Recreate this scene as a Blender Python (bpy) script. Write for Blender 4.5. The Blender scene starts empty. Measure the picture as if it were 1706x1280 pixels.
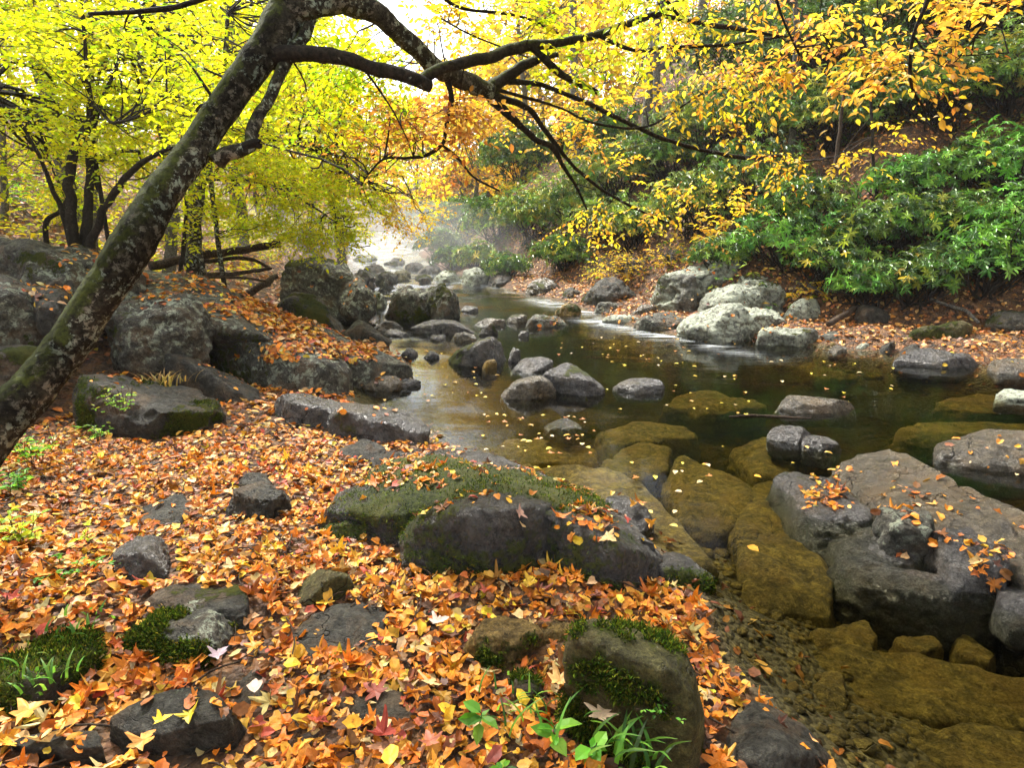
import bpy, bmesh, math, random
import numpy as np
from mathutils import Vector
random.seed(7); rng = np.random.default_rng(7)
sc = bpy.context.scene
C = sc.collection
# ------------------------------------------------------------------ camera
W, H, F = 1706.0, 1280.0, 1017.0
CAMH = 1.6; PITCH = math.radians(14.3)
sp, cp = math.sin(PITCH), math.cos(PITCH)
cam_d = bpy.data.cameras.new('camera'); cam = bpy.data.objects.new('camera', cam_d); C.objects.link(cam)
cam.location = (0, 0, CAMH); cam.rotation_euler = (math.pi/2 - PITCH, 0, 0)
cam_d.sensor_width = 36; cam_d.lens = 36*F/W; cam_d.clip_end = 800; cam_d.clip_start = 0.05
sc.camera = cam

def ray(px, py):
    u = (px - W/2)/F; v = (py - H/2)/F
    return np.array([u, cp - v*sp, -sp - v*cp])
def PY(px, py, Y):                       # point of the ray at world distance Y
    r = ray(px, py); t = Y/r[1]
    return np.array([0, 0, CAMH]) + r*t
def PZ(px, py, z=0.0):                   # ray with a level plane
    r = ray(px, py); t = (z - CAMH)/min(r[2], -1e-3)
    return np.array([0, 0, CAMH]) + r*t
def proj(p):
    x, y, z = p[..., 0], p[..., 1], p[..., 2]-CAMH
    d = y*cp - z*sp; vv = -(y*sp + z*cp)
    return W/2 + F*x/d, H/2 + F*vv/d, d

# ------------------------------------------------------------------ noise
_perm = np.random.default_rng(3).permutation(256); _perm = np.concatenate([_perm, _perm, _perm])
_g = np.random.default_rng(4).normal(size=(256, 3)); _g /= np.linalg.norm(_g, axis=1)[:, None]
def pnoise(p):
    p = np.asarray(p, float); i = np.floor(p).astype(int); f = p - i; i &= 255
    w = f*f*f*(f*(f*6-15)+10); out = np.zeros(len(p))
    for a in (0, 1):
        wa = w[:, 0] if a else 1-w[:, 0]
        A = _perm[(i[:, 0]+a) & 255]
        for b in (0, 1):
            wb = w[:, 1] if b else 1-w[:, 1]
            B = _perm[A + ((i[:, 1]+b) & 255)]
            for c in (0, 1):
                wc = w[:, 2] if c else 1-w[:, 2]
                g = _g[_perm[B + ((i[:, 2]+c) & 255)] & 255]
                out += wa*wb*wc*((f[:, 0]-a)*g[:, 0]+(f[:, 1]-b)*g[:, 1]+(f[:, 2]-c)*g[:, 2])
    return out*1.6
def fbm(p, s, o=3, off=0.0):
    r = 0; a = 1.0
    for k in range(o):
        r = r + a*pnoise(np.asarray(p)*s + off + 17.3*k); a *= .5; s *= 2.1
    return r
def ss(a, b, x): t = np.clip((x-a)/(b-a), 0, 1); return t*t*(3-2*t)

# ------------------------------------------------------------------ materials
def mat_new(n):
    m = bpy.data.materials.new(n); m.use_nodes = True; nt = m.node_tree; nt.nodes.clear(); return m, nt
def N(nt, t, **kw):
    n = nt.nodes.new(t)
    for k, v in kw.items():
        if k.startswith('_'): setattr(n, k[1:], v)
        else: n.inputs[k.replace('__', ' ')].default_value = v
    return n
def L(nt, a, b): nt.links.new(a, b)
def noise(nt, scale, detail=4, rough=.55, vec=None, dist=0.0):
    n = N(nt, 'ShaderNodeTexNoise', Scale=scale, Detail=detail, Roughness=rough, Distortion=dist)
    if vec is not None: L(nt, vec, n.inputs['Vector'])
    return n.outputs['Fac']
def ramp(nt, fac, stops):
    n = N(nt, 'ShaderNodeValToRGB'); r = n.color_ramp
    while len(r.elements) < len(stops): r.elements.new(.5)
    for e, (p, c) in zip(r.elements, stops):
        e.position = p; e.color = (c, c, c, 1) if not hasattr(c, '__len__') else (*c, 1)
    L(nt, fac, n.inputs['Fac']); return n.outputs['Color']
def mix(nt, fac, a, b, mode='MIX'):
    n = nt.nodes.new('ShaderNodeMix'); n.data_type = 'RGBA'; n.blend_type = mode
    for s, v in ((n.inputs[0], fac), (n.inputs[6], a), (n.inputs[7], b)):
        if hasattr(v, 'links') or hasattr(v, 'is_linked'): L(nt, v, s)
        elif hasattr(v, '__len__'): s.default_value = (*v, 1)
        else: s.default_value = v
    return n.outputs[2]
def math_(nt, op, a, b=0.0, clamp=False):
    n = nt.nodes.new('ShaderNodeMath'); n.operation = op; n.use_clamp = clamp
    for s, v in zip(n.inputs, (a, b)):
        if isinstance(v, (int, float)): s.default_value = v
        else: L(nt, v, s)
    return n.outputs[0]

def rock_mat(name, c1, c2, lichen=.5, lcol=(.42, .45, .36), wet=.3, rgh=.75, warm=(.22, .13, .06), warmamt=.3, strata=0.0):
    m, nt = mat_new(name)
    g = nt.nodes.new('ShaderNodeNewGeometry'); pos = g.outputs['Position']
    at = N(nt, 'ShaderNodeAttribute', _attribute_name='moss'); moss = at.outputs['Fac']
    sep = nt.nodes.new('ShaderNodeSeparateXYZ'); L(nt, g.outputs['Normal'], sep.inputs[0])
    n1 = noise(nt, 3.6, 10, .78, pos, .6); n2 = noise(nt, 17, 9, .74, pos); n3 = noise(nt, 85, 6, .75, pos)
    col = mix(nt, ramp(nt, n1, [(.3, 0.), (.7, 1.)]), c1, c2)
    col = mix(nt, ramp(nt, n2, [(.45, 0.), (.68, .9)]), col, tuple(min(1, x*2.0) for x in c2)); col = mix(nt, ramp(nt, noise(nt, 24, 9, .8, pos, .5), [(.36, .8), (.5, 0.)]), col, tuple(x*.5 for x in c1))
    col = mix(nt, math_(nt, 'MULTIPLY', ramp(nt, noise(nt, 3.7, 5, .6, pos), [(.5, 0.), (.62, 1.)]), warmamt), col, warm)
    vor = N(nt, 'ShaderNodeTexVoronoi', _feature='DISTANCE_TO_EDGE', Scale=2.6)
    wv = N(nt, 'ShaderNodeTexNoise', Scale=3., Detail=4.); L(nt, pos, wv.inputs['Vector'])
    vm = nt.nodes.new('ShaderNodeVectorMath'); vm.operation = 'MULTIPLY_ADD'
    L(nt, wv.outputs['Color'], vm.inputs[0]); vm.inputs[1].default_value = (.6, .6, .6); L(nt, pos, vm.inputs[2])
    mp = N(nt, 'ShaderNodeMapping'); mp.inputs['Rotation'].default_value = (.2, .35, .5); mp.inputs['Scale'].default_value = (.8, 1.6, 2.6)
    L(nt, vm.outputs[0], mp.inputs[0]); L(nt, mp.outputs[0], vor.inputs['Vector'])
    crack = ramp(nt, vor.outputs['Distance'], [(0., 0.), (.022, 1.)])
    crk = math_(nt, 'ADD', math_(nt, 'MULTIPLY', ramp(nt, noise(nt, 1.3, 2, .5, pos), [(.5, 1.), (.6, 0.)]), 1.0), crack, True)
    col = mix(nt, crk, tuple(x*.35 for x in c1), col)
    col = mix(nt, 1.0, col, ramp(nt, n3, [(.35, .55), (.65, 1.5)]), 'MULTIPLY')
    if lichen > 0:
        t = .72 - .30*lichen
        lf = math_(nt, 'MULTIPLY', ramp(nt, noise(nt, 11, 10, .78, pos, .3), [(t, 0.), (t+.04, 1.)]), ramp(nt, noise(nt, 1.1, 3, .5, pos), [(.36, 0.), (.5, 1.)]))
        lf = math_(nt, 'MULTIPLY', lf, ramp(nt, n3, [(.25, .45), (.5, 1.)]))
        lf = math_(nt, 'MULTIPLY', lf, ramp(nt, sep.outputs['Z'], [(0., .35), (.45, 1.)]))
        lc = mix(nt, ramp(nt, n2, [(.4, 0.), (.65, 1.)]), lcol, tuple(min(.8, x*1.45) for x in lcol))
        col = mix(nt, lf, col, lc)
    mn = math_(nt, 'ADD', moss, math_(nt, 'MULTIPLY', math_(nt, 'SUBTRACT', n2, .5), 1.7))
    mf = ramp(nt, mn, [(.42, 0.), (.56, 1.)])
    mcol = mix(nt, ramp(nt, noise(nt, 45, 5, .7, pos), [(.35, 0.), (.7, 1.)]), (.012, .022, .003), (.10, .125, .012))
    mcol = mix(nt, ramp(nt, noise(nt, 4.5, 3, .6, pos), [(.42, 0.), (.65, .8)]), mcol, (.11, .11, .012))
    col = mix(nt, mf, col, mcol)
    b = N(nt, 'ShaderNodeBsdfPrincipled')
    L(nt, col, b.inputs['Base Color'])
    r = ramp(nt, n1, [(.3, wet), (.75, rgh)])
    r = mix(nt, mf, r, (1., 1., 1.)); L(nt, r, b.inputs['Roughness'])
    b.inputs['Specular IOR Level'].default_value = .5 if wet < .2 else .22
    hgt = math_(nt, 'ADD', math_(nt, 'MULTIPLY', n2, 1.0), math_(nt, 'MULTIPLY', n3, .22))
    hgt = math_(nt, 'ADD', hgt, math_(nt, 'MULTIPLY', crk, .5))
    hgt = math_(nt, 'ADD', hgt, math_(nt, 'MULTIPLY', math_(nt, 'MULTIPLY', noise(nt, 130, 4, .7, pos), 1.6), mf))
    bp = N(nt, 'ShaderNodeBump', Strength=1., Distance=.085 if wet > .2 else .04); L(nt, hgt, bp.inputs['Height']); L(nt, bp.outputs[0], b.inputs['Normal'])
    o = nt.nodes.new('ShaderNodeOutputMaterial'); L(nt, b.outputs[0], o.inputs[0]); return m

M = {}
M['grey'] = rock_mat('grey_rock', (.016, .015, .012), (.06, .057, .046), .35, (.17, .19, .14), wet=.35, rgh=.7)
M['lichen'] = rock_mat('lichened_rock', (.022, .021, .017), (.095, .09, .072), .66, (.30, .33, .25), wet=.45, rgh=.85)
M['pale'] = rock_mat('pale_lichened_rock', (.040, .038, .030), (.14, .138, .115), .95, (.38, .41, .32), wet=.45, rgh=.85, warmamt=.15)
M['wet'] = rock_mat('wet_dark_rock', (.012, .0115, .011), (.065, .061, .057), 0.0, wet=.10, rgh=.34, warmamt=.3, warm=(.08, .055, .025))
M['brown'] = rock_mat('wet_brown_rock', (.022, .018, .011), (.080, .066, .044), .25, wet=.12, rgh=.38, warmamt=.5, warm=(.11, .07, .03))
M['olive'] = rock_mat('submerged_rock', (.035, .025, .007), (.19, .135, .032), 0.0, wet=.5, rgh=.9, warmamt=.5, warm=(.2, .12, .025))
M['ochre'] = rock_mat('ochre_rock', (.06, .038, .012), (.24, .16, .05), .1, wet=.35, rgh=.8, warmamt=.6, warm=(.40, .25, .05))
M['olive_green'] = rock_mat('mossy_olive_rock', (.035, .034, .010), (.10, .09, .03), .2, wet=.4, rgh=.9)

def ground_mat():
    m, nt = mat_new('leafy_ground')
    g = nt.nodes.new('ShaderNodeNewGeometry'); pos = g.outputs['Position']
    bed = N(nt, 'ShaderNodeAttribute', _attribute_name='bed').outputs['Fac']
    n1 = noise(nt, 1.2, 4, .6, pos); n2 = noise(nt, 11, 8, .7, pos)
    v = N(nt, 'ShaderNodeTexVoronoi', Scale=16.); L(nt, pos, v.inputs['Vector'])
    sepc = nt.nodes.new('ShaderNodeSeparateColor'); L(nt, v.outputs['Color'], sepc.inputs[0])
    litter = ramp(nt, sepc.outputs[0], [(0., (.03, .014, .006)), (.25, (.12, .045, .012)), (.5, (.20, .085, .022)), (.75, (.13, .065, .025)), (1., (.28, .14, .05))])
    litter = mix(nt, ramp(nt, n2, [(.42, 0.), (.6, .85)]), litter, (.028, .018, .01))
    v2 = N(nt, 'ShaderNodeTexVoronoi', Scale=34., Randomness=1.); L(nt, pos, v2.inputs['Vector'])
    s2 = nt.nodes.new('ShaderNodeSeparateColor'); L(nt, v2.outputs['Color'], s2.inputs[0])
    gravel = ramp(nt, s2.outputs[1], [(0., (.03, .02, .005)), (.5, (.13, .095, .02)), (1., (.26, .19, .05))])
    gravel = mix(nt, ramp(nt, n1, [(.38, 0.), (.62, 1.)]), gravel, (.05, .038, .010))
    gravel = mix(nt, ramp(nt, v2.outputs['Distance'], [(.0, 0.), (.6, .6)]), gravel, (.05, .036, .01))
    col = mix(nt, bed, litter, gravel)
    b = N(nt, 'ShaderNodeBsdfPrincipled', Roughness=.85); L(nt, col, b.inputs['Base Color'])
    hh = math_(nt, 'ADD', math_(nt, 'MULTIPLY', v2.outputs['Distance'], -1.), math_(nt, 'MULTIPLY', n2, 1.))
    bp = N(nt, 'ShaderNodeBump', Strength=.9, Distance=.05); L(nt, hh, bp.inputs['Height']); L(nt, bp.outputs[0], b.inputs['Normal'])
    o = nt.nodes.new('ShaderNodeOutputMaterial'); L(nt, b.outputs[0], o.inputs[0]); return m
M['ground'] = ground_mat()

def leaf_mat(name, trans=.45, rough=.5, spec=.4, tmul=(1.1, 1.1, .8), veins=0.0):
    m, nt = mat_new(name)
    at = N(nt, 'ShaderNodeAttribute', _attribute_name='col'); c = at.outputs['Color']
    g = nt.nodes.new('ShaderNodeNewGeometry')
    nz = ramp(nt, noise(nt, 38 if veins else 9, 4, .65, g.outputs['Position']), [(.3, .55 if veins else .8), (.7, 1.2)])
    c = mix(nt, 1.0, c, nz, 'MULTIPLY')
    b = N(nt, 'ShaderNodeBsdfPrincipled', Roughness=rough); b.inputs['Specular IOR Level'].default_value = spec
    L(nt, c, b.inputs['Base Color'])
    t = nt.nodes.new('ShaderNodeBsdfTranslucent'); tc = mix(nt, 1.0, c, tmul, 'MULTIPLY'); L(nt, tc, t.inputs[0])
    mx = nt.nodes.new('ShaderNodeMixShader'); mx.inputs[0].default_value = trans
    if veins:
        bp = N(nt, 'ShaderNodeBump', Strength=.5, Distance=.004); L(nt, noise(nt, 60, 4, .6, g.outputs['Position']), bp.inputs['Height'])
        L(nt, bp.outputs[0], b.inputs['Normal'])
    L(nt, b.outputs[0], mx.inputs[1]); L(nt, t.outputs[0], mx.inputs[2])
    o = nt.nodes.new('ShaderNodeOutputMaterial'); L(nt, mx.outputs[0], o.inputs[0]); return m
M['leaf'] = leaf_mat('autumn_leaf', .6)
M['litter'] = leaf_mat('fallen_leaf', .15, .5, .28, veins=1.)
M['rhodo'] = leaf_mat('evergreen_leaf', .22, .38, .5)
M['moss'] = leaf_mat('moss_blades', .35, .9, .1)

def bark_mat(name, c1, c2, lich=.5):
    m, nt = mat_new(name)
    g = nt.nodes.new('ShaderNodeNewGeometry'); pos = g.outputs['Position']
    moss = N(nt, 'ShaderNodeAttribute', _attribute_name='moss').outputs['Fac']
    n1 = noise(nt, 13, 9, .76, pos, .6); n2 = noise(nt, 46, 7, .78, pos); n0 = noise(nt, 3.5, 4, .6, pos)
    col = mix(nt, ramp(nt, n1, [(.36, 0.), (.62, 1.)]), c1, c2)
    col = mix(nt, ramp(nt, n2, [(.4, 0.), (.62, 1.)]), tuple(x*.35 for x in c1), col)
    if lich > 0:
        t = .66 - .16*lich
        lf = math_(nt, 'MULTIPLY', ramp(nt, noise(nt, 29, 9, .74, pos, .2), [(t, 0.), (t+.04, 1.)]), ramp(nt, n0, [(.38, .15), (.5, 1.)]))
        col = mix(nt, lf, col, mix(nt, ramp(nt, n0, [(.48, 0.), (.56, 1.)]), (.30, .27, .20), (.36, .43, .33)))
    mf = ramp(nt, math_(nt, 'ADD', moss, math_(nt, 'MULTIPLY', math_(nt, 'SUBTRACT', n1, .5), 1.3)), [(.42, 0.), (.58, 1.)])
    mc = mix(nt, ramp(nt, n2, [(.35, 0.), (.65, 1.)]), (.012, .016, .003), (.09, .11, .012))
    col = mix(nt, mf, col, mc)
    b = N(nt, 'ShaderNodeBsdfPrincipled', Roughness=.85); L(nt, col, b.inputs['Base Color'])
    b.inputs['Specular IOR Level'].default_value = .25
    bp = N(nt, 'ShaderNodeBump', Strength=1., Distance=.035); L(nt, math_(nt, 'ADD', n1, math_(nt, 'MULTIPLY', n2, .5)), bp.inputs['Height']); L(nt, bp.outputs[0], b.inputs['Normal'])
    o = nt.nodes.new('ShaderNodeOutputMaterial'); L(nt, b.outputs[0], o.inputs[0]); return m
M['bark'] = bark_mat('mossy_lichened_bark', (.018, .015, .009), (.115, .102, .066), .85)
M['darkbark'] = bark_mat('dark_bark', (.018, .013, .008), (.06, .045, .028), .15)
M['palebark'] = bark_mat('pale_bark', (.13, .115, .09), (.30, .28, .24), .4)
M['deadwood'] = bark_mat('dead_wood', (.05, .03, .018), (.15, .10, .06), .1)

def water_mat():
    m, nt = mat_new('stream_water')
    g = nt.nodes.new('ShaderNodeNewGeometry'); pos = g.outputs['Position']
    foam = N(nt, 'ShaderNodeAttribute', _attribute_name='foam').outputs['Fac']
    mp = N(nt, 'ShaderNodeMapping'); mp.inputs['Rotation'].default_value = (0, 0, math.radians(52)); mp.inputs['Scale'].default_value = (.55, 3.2, 1)
    L(nt, pos, mp.inputs[0])
    n1 = noise(nt, 1.6, 4, .5, mp.outputs[0], .6)
    n2 = noise(nt, 3.5, 3, .5, pos, .3)
    bp = N(nt, 'ShaderNodeBump', Strength=.09, Distance=.035); L(nt, math_(nt, 'ADD', n1, math_(nt, 'MULTIPLY', n2, .35)), bp.inputs['Height'])
    gl = N(nt, 'ShaderNodeBsdfGlossy', Roughness=.10); gl.inputs['Color'].default_value = (.9, .93, .95, 1)
    L(nt, bp.outputs[0], gl.inputs['Normal'])
    tr = nt.nodes.new('ShaderNodeBsdfTransparent'); tr.inputs[0].default_value = (.93, .95, .92, 1)
    fr = N(nt, 'ShaderNodeFresnel', IOR=1.33); L(nt, bp.outputs[0], fr.inputs['Normal'])
    mx = nt.nodes.new('ShaderNodeMixShader'); L(nt, math_(nt, 'MULTIPLY', math_(nt, 'SUBTRACT', fr.outputs[0], .062, True), 1.0), mx.inputs[0]); L(nt, tr.outputs[0], mx.inputs[1]); L(nt, gl.outputs[0], mx.inputs[2])
    fo = N(nt, 'ShaderNodeBsdfDiffuse'); fo.inputs[0].default_value = (.75, .8, .82, 1)
    st = noise(nt, 3.0, 6, .62, mp.outputs[0], .8)
    ff = math_(nt, 'MULTIPLY', ramp(nt, st, [(.44, 0.), (.70, 1.)]), foam)
    m2 = nt.nodes.new('ShaderNodeMixShader'); L(nt, ff, m2.inputs[0]); L(nt, mx.outputs[0], m2.inputs[1]); L(nt, fo.outputs[0], m2.inputs[2])
    o = nt.nodes.new('ShaderNodeOutputMaterial'); L(nt, m2.outputs[0], o.inputs[0])
    va = nt.nodes.new('ShaderNodeVolumeAbsorption'); va.inputs['Color'].default_value = (.62, .57, .16, 1); va.inputs['Density'].default_value = 2.5
    L(nt, va.outputs[0], o.inputs['Volume']); return m
M['water'] = water_mat()

# ------------------------------------------------------------------ mesh helpers
def link(o, parent=None):
    C.objects.link(o)
    if parent is not None: o.parent = parent
    return o
def tag(o, label=None, cat=None, group=None, kind=None):
    if label: o['label'] = label
    if cat: o['category'] = cat
    if group: o['group'] = group
    if kind: o['kind'] = kind
    return o
def mesh_np(name, V, faces, mat, parent=None, attrs=None, smooth=True):
    """faces: int array (n,k) of one arity"""
    me = bpy.data.meshes.new(name); V = np.asarray(V, np.float32); faces = np.asarray(faces, np.int32)
    n, k = faces.shape
    me.vertices.add(len(V)); me.vertices.foreach_set('co', V.ravel())
    me.loops.add(n*k); me.loops.foreach_set('vertex_index', faces.ravel())
    me.polygons.add(n); me.polygons.foreach_set('loop_start', np.arange(0, n*k, k, dtype=np.int32))
    me.polygons.foreach_set('loop_total', np.full(n, k, np.int32))
    me.polygons.foreach_set('use_smooth', np.full(n, smooth, bool))
    for an, arr in (attrs or {}).items():
        arr = np.asarray(arr, np.float32)
        if arr.ndim == 1:
            a = me.attributes.new(an, 'FLOAT', 'POINT'); a.data.foreach_set('value', arr)
        else:
            a = me.attributes.new(an, 'FLOAT_COLOR', 'POINT'); a.data.foreach_set('color', np.c_[arr, np.ones(len(arr))].astype(np.float32).ravel())
    me.materials.append(mat); me.update(calc_edges=True)
    return link(bpy.data.objects.new(name, me), parent)
def empty(name, loc=(0, 0, 0)):
    o = bpy.data.objects.new(name, None); o.location = loc; o.empty_display_size = .2; return link(o)
def nrm(v): return v/np.maximum(np.linalg.norm(v, axis=-1, keepdims=True), 1e-9)

def catmull(P, n):
    P = np.asarray(P, float); Q = np.vstack([2*P[0]-P[1], P, 2*P[-1]-P[-2]]); out = []
    for i in range(len(P)-1):
        a, b, c, d = Q[i:i+4]
        for t in np.linspace(0, 1, n, endpoint=False):
            out.append(.5*((2*b)+(-a+c)*t+(2*a-5*b+4*c-d)*t*t+(-a+3*b-3*c+d)*t**3))
    out.append(P[-1]); return np.array(out)
def tubes(P, R, sides=3):
    """P (n,s,3), R (n,s) -> verts, quads of n tubes"""
    n, s, _ = P.shape
    T = np.gradient(P, axis=1); T = nrm(T)
    ref = np.where(np.abs(T[..., 2:3]) > .9, np.array([1., 0, 0]), np.array([0, 0, 1.]))
    ref = ref[:, :1, :]*np.ones_like(T) if s > 1 else ref
    A = nrm(np.cross(T, ref)); B = np.cross(T, A)
    th = np.linspace(0, 2*np.pi, sides, endpoint=False)
    V = P[:, :, None, :] + R[:, :, None, None]*(np.cos(th)[None, None, :, None]*A[:, :, None, :] + np.sin(th)[None, None, :, None]*B[:, :, None, :])
    idx = np.arange(n*s*sides).reshape(n, s, sides)
    a = idx[:, :-1, :]; b = np.roll(idx, -1, 2)[:, :-1, :]; c = np.roll(idx, -1, 2)[:, 1:, :]; d = idx[:, 1:, :]
    return V.reshape(-1, 3), np.stack([a, b, c, d], -1).reshape(-1, 4)
def limb_geo(pts, rad, sides=10, seg=8, amp=.12, seed=0.):
    """pts (k,3), rad (k,) smooth tapered, knobbly tube"""
    Q = catmull(np.c_[pts, rad], seg); P = Q[:, :3]; R = np.maximum(Q[:, 3], .001)
    if len(P) > 4:
        jit = np.stack([fbm(P, 5, 2, seed+11*k) for k in range(3)], 1); jit[0] = 0
        P = P + jit*R[:, None]*(.45 if sides < 40 else .08)
    V, Fc = tubes(P[None], R[None], sides)
    ctr = np.repeat(P, sides, 0); d = V-ctr
    rr = np.repeat(R, sides)
    s1 = 1.2/np.maximum(R.mean(), .01)**.7
    f = 1 + amp*fbm(V, s1*.5, 2, seed) + amp*.6*fbm(V, s1*1.6, 2, seed+5)
    if sides > 40: f = f + .035*fbm(V, 16, 3, 2.) + .03*np.abs(fbm(V*[1, 1, .35], 34, 2, 7.))
    V = ctr + d*f[:, None]
    # caps
    c0 = len(V); V = np.vstack([V, P[0], P[-1]+ nrm(P[-1]-P[-2])*R[-1]*.4]); n = len(P)
    i = np.arange(sides); j = (i+1) % sides
    cap = np.r_[np.c_[i, np.full(sides, c0), np.full(sides, c0), j][:, [3, 1, 1, 0]], np.c_[i+(n-1)*sides, j+(n-1)*sides, np.full(sides, c0+1), np.full(sides, c0+1)]]
    capt = np.r_[np.c_[j, i, np.full(sides, c0)], np.c_[i+(n-1)*sides, j+(n-1)*sides, np.full(sides, c0+1)]]
    tri = np.r_[Fc[:, [0, 1, 2]], Fc[:, [0, 2, 3]], capt]
    nr = nrm(np.vstack([d, d[:2]*0+[0, 0, 1]]))
    return V, tri, nr
class Geo:                                  # triangle soup collector
    def __init__(s): s.V = []; s.F = []; s.M = []; s.n = 0
    def add(s, V, Fc, m=None):
        Fc = np.asarray(Fc)
        if Fc.shape[1] == 4: Fc = np.r_[Fc[:, [0, 1, 2]], Fc[:, [0, 2, 3]]]
        s.V.append(V); s.F.append(Fc+s.n); s.n += len(V); s.M.append(np.zeros(len(V)) if m is None else m)
    def limb(s, pts, rad, sides=8, seg=6, amp=.12, seed=0., moss=0.):
        V, T, nr = limb_geo(np.asarray(pts, float), np.asarray(rad, float), sides, seg, amp, seed)
        m = np.clip(moss*(.75 + .9*nr[:, 2] - .45*nr[:, 0]) + .1*fbm(V, 3, 2), 0, 1)*(moss > 0)
        s.add(V, T, m)
    def build(s, name, mat, parent=None):
        return mesh_np(name, np.vstack(s.V), np.vstack(s.F), mat, parent, {'moss': np.concatenate(s.M)})

# leaf templates: (verts (k,3) along, across, up), tri list
def fan(out, z=lambda x, y: 0.0):
    V = [(.35, 0, z(.35, 0))] + [(x, y, z(x, y)) for x, y in out]; n = len(out)
    return np.array(V, float), np.array([(0, 1+i, 1+(i+1) % n) for i in range(n)])
DIAM = (np.array([(0, 0, 0), (.5, .5, .12), (1, 0, -.05), (.5, -.5, .12)], float), np.array([(0, 2, 1), (0, 3, 2)]))
OVAL = (np.array([(0, 0, 0), (.28, .43, .09), (.66, .40, .07), (1, 0, -.12), (.66, -.40, .07), (.28, -.43, .09), (.5, 0, -.0)], float),
        np.array([(0, 6, 1), (1, 6, 2), (2, 6, 3), (0, 5, 6), (5, 4, 6), (4, 3, 6)]))
LONG = (np.array([(0, 0, 0), (.35, .5, .05), (.75, .42, .0), (1, 0, -.15), (.75, -.42, .0), (.35, -.5, .05)], float),
        np.array([(0, 3, 1), (1, 3, 2), (0, 5, 3), (5, 4, 3)]))
def maple(seed, curl):
    r = random.Random(seed)
    # half outline of a five lobed leaf, base at 0,0
    h = [(.0, .03), (-.03, .12), (-.12, .34), (.0, .30), (.10, .22), (.15, .42), (.20, .64), (.30, .56), (.38, .42), (.40, .20), (.55, .28), (.60, .18), (.80, .14), (1.0, 0)]
    o = [(x, y+r.uniform(-.03, .03)) for x, y in h[:-1]] + [h[-1]] + [(x, -y+r.uniform(-.03, .03)) for x, y in reversed(h[:-1])]
    a, b, c = (r.uniform(-1, 1)*curl*1.5 for _ in range(3)); k = r.uniform(.3, 1.6)*curl
    return fan(o, lambda x, y: k*(y*y*2.2) + a*(x-.4)**2 + b*y*(x-.3) + .06*abs(math.sin(9*math.atan2(y, x-.3)))*curl*2)
def ragged(seed, curl):
    r = random.Random(seed); o = []
    for i in range(12):
        t = 2*math.pi*i/12; R = r.uniform(.68, 1.12) if i % 2 else r.uniform(.8, 1.15)
        o.append((.5-.52*math.cos(t)*(R if i != 6 else 1.15), .40*math.sin(t)*R))
    k = curl*r.uniform(.3, 1.3); a = r.uniform(-1, 1)*curl
    return fan(o, lambda x, y: k*y*y*4+a*(x-.5)**2*1.5)

def leaves(tpl, pos, ax, up, Ln, Wd, col):
    tv, tf = tpl; ax = nrm(ax); sd = nrm(np.cross(up, ax)); up = np.cross(ax, sd)
    V = pos[:, None, :] + Ln[:, None, None]*tv[None, :, 0:1]*ax[:, None, :] + Wd[:, None, None]*tv[None, :, 1:2]*sd[:, None, :] + Ln[:, None, None]*tv[None, :, 2:3]*up[:, None, :]
    k = len(tv); n = len(pos)
    Fc = (tf[None] + (np.arange(n)*k)[:, None, None]).reshape(-1, 3)
    return V.reshape(-1, 3), Fc, np.repeat(col, k, 0)
class LeafGeo:
    def __init__(s): s.V = []; s.F = []; s.C = []; s.n = 0
    def add(s, V, Fc, Cc): s.V.append(V.astype(np.float32)); s.F.append(Fc+s.n); s.C.append(Cc.astype(np.float32)); s.n += len(V)
    def build(s, name, mat, parent=None):
        return mesh_np(name, np.vstack(s.V), np.vstack(s.F), mat, parent, {'col': np.vstack(s.C)}, smooth=False)
def pick(pal, n, j=.18):
    pal = np.array(pal, float); w = pal[:, 3]/pal[:, 3].sum()
    c = pal[rng.choice(len(pal), n, p=w), :3]
    return np.clip(c*(1+rng.normal(0, j, (n, 1)))*(1+rng.normal(0, j*.5, (n, 3))), 0.003, .9)

YEL = [(.70, .73, .012, 6), (.78, .72, .015, 5), (.50, .64, .012, 4), (.82, .58, .02, 1.3), (.32, .50, .015, 1.6)]
LIME = [(.42, .56, .012, 4), (.62, .62, .012, 4), (.22, .40, .015, 2.5), (.74, .54, .02, 2)]
GOLD = [(.72, .48, .03, 4), (.70, .60, .04, 3), (.62, .32, .03, 3), (.45, .22, .06, 1)]
ORANGE = [(.74, .38, .06, 4), (.78, .50, .07, 5), (.56, .22, .05, 2), (.80, .62, .05, 4), (.40, .17, .07, 1)]
RUST = [(.50, .19, .04, 4), (.68, .36, .06, 4), (.28, .09, .03, 2), (.70, .45, .08, 1.5)]
GREENP = [(.07, .15, .018, 5), (.12, .22, .025, 4), (.03, .075, .012, 3), (.24, .33, .035, 2.5), (.42, .38, .04, .6)]
BRIGHTG = [(.12, .29, .035, 5), (.20, .40, .05, 4), (.05, .14, .02, 3)]
YGREEN = [(.16, .24, .035, 4), (.26, .32, .04, 3), (.08, .15, .03, 3), (.45, .40, .05, 1)]
LITTER = [(.64, .21, .015, 7), (.64, .30, .04, 5), (.42, .12, .014, 4), (.70, .44, .035, 1.5), (.62, .42, .18, 2), (.18, .065, .018, 3), (.38, .07, .04, .7), (.13, .055, .03, 1.6)]

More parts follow.
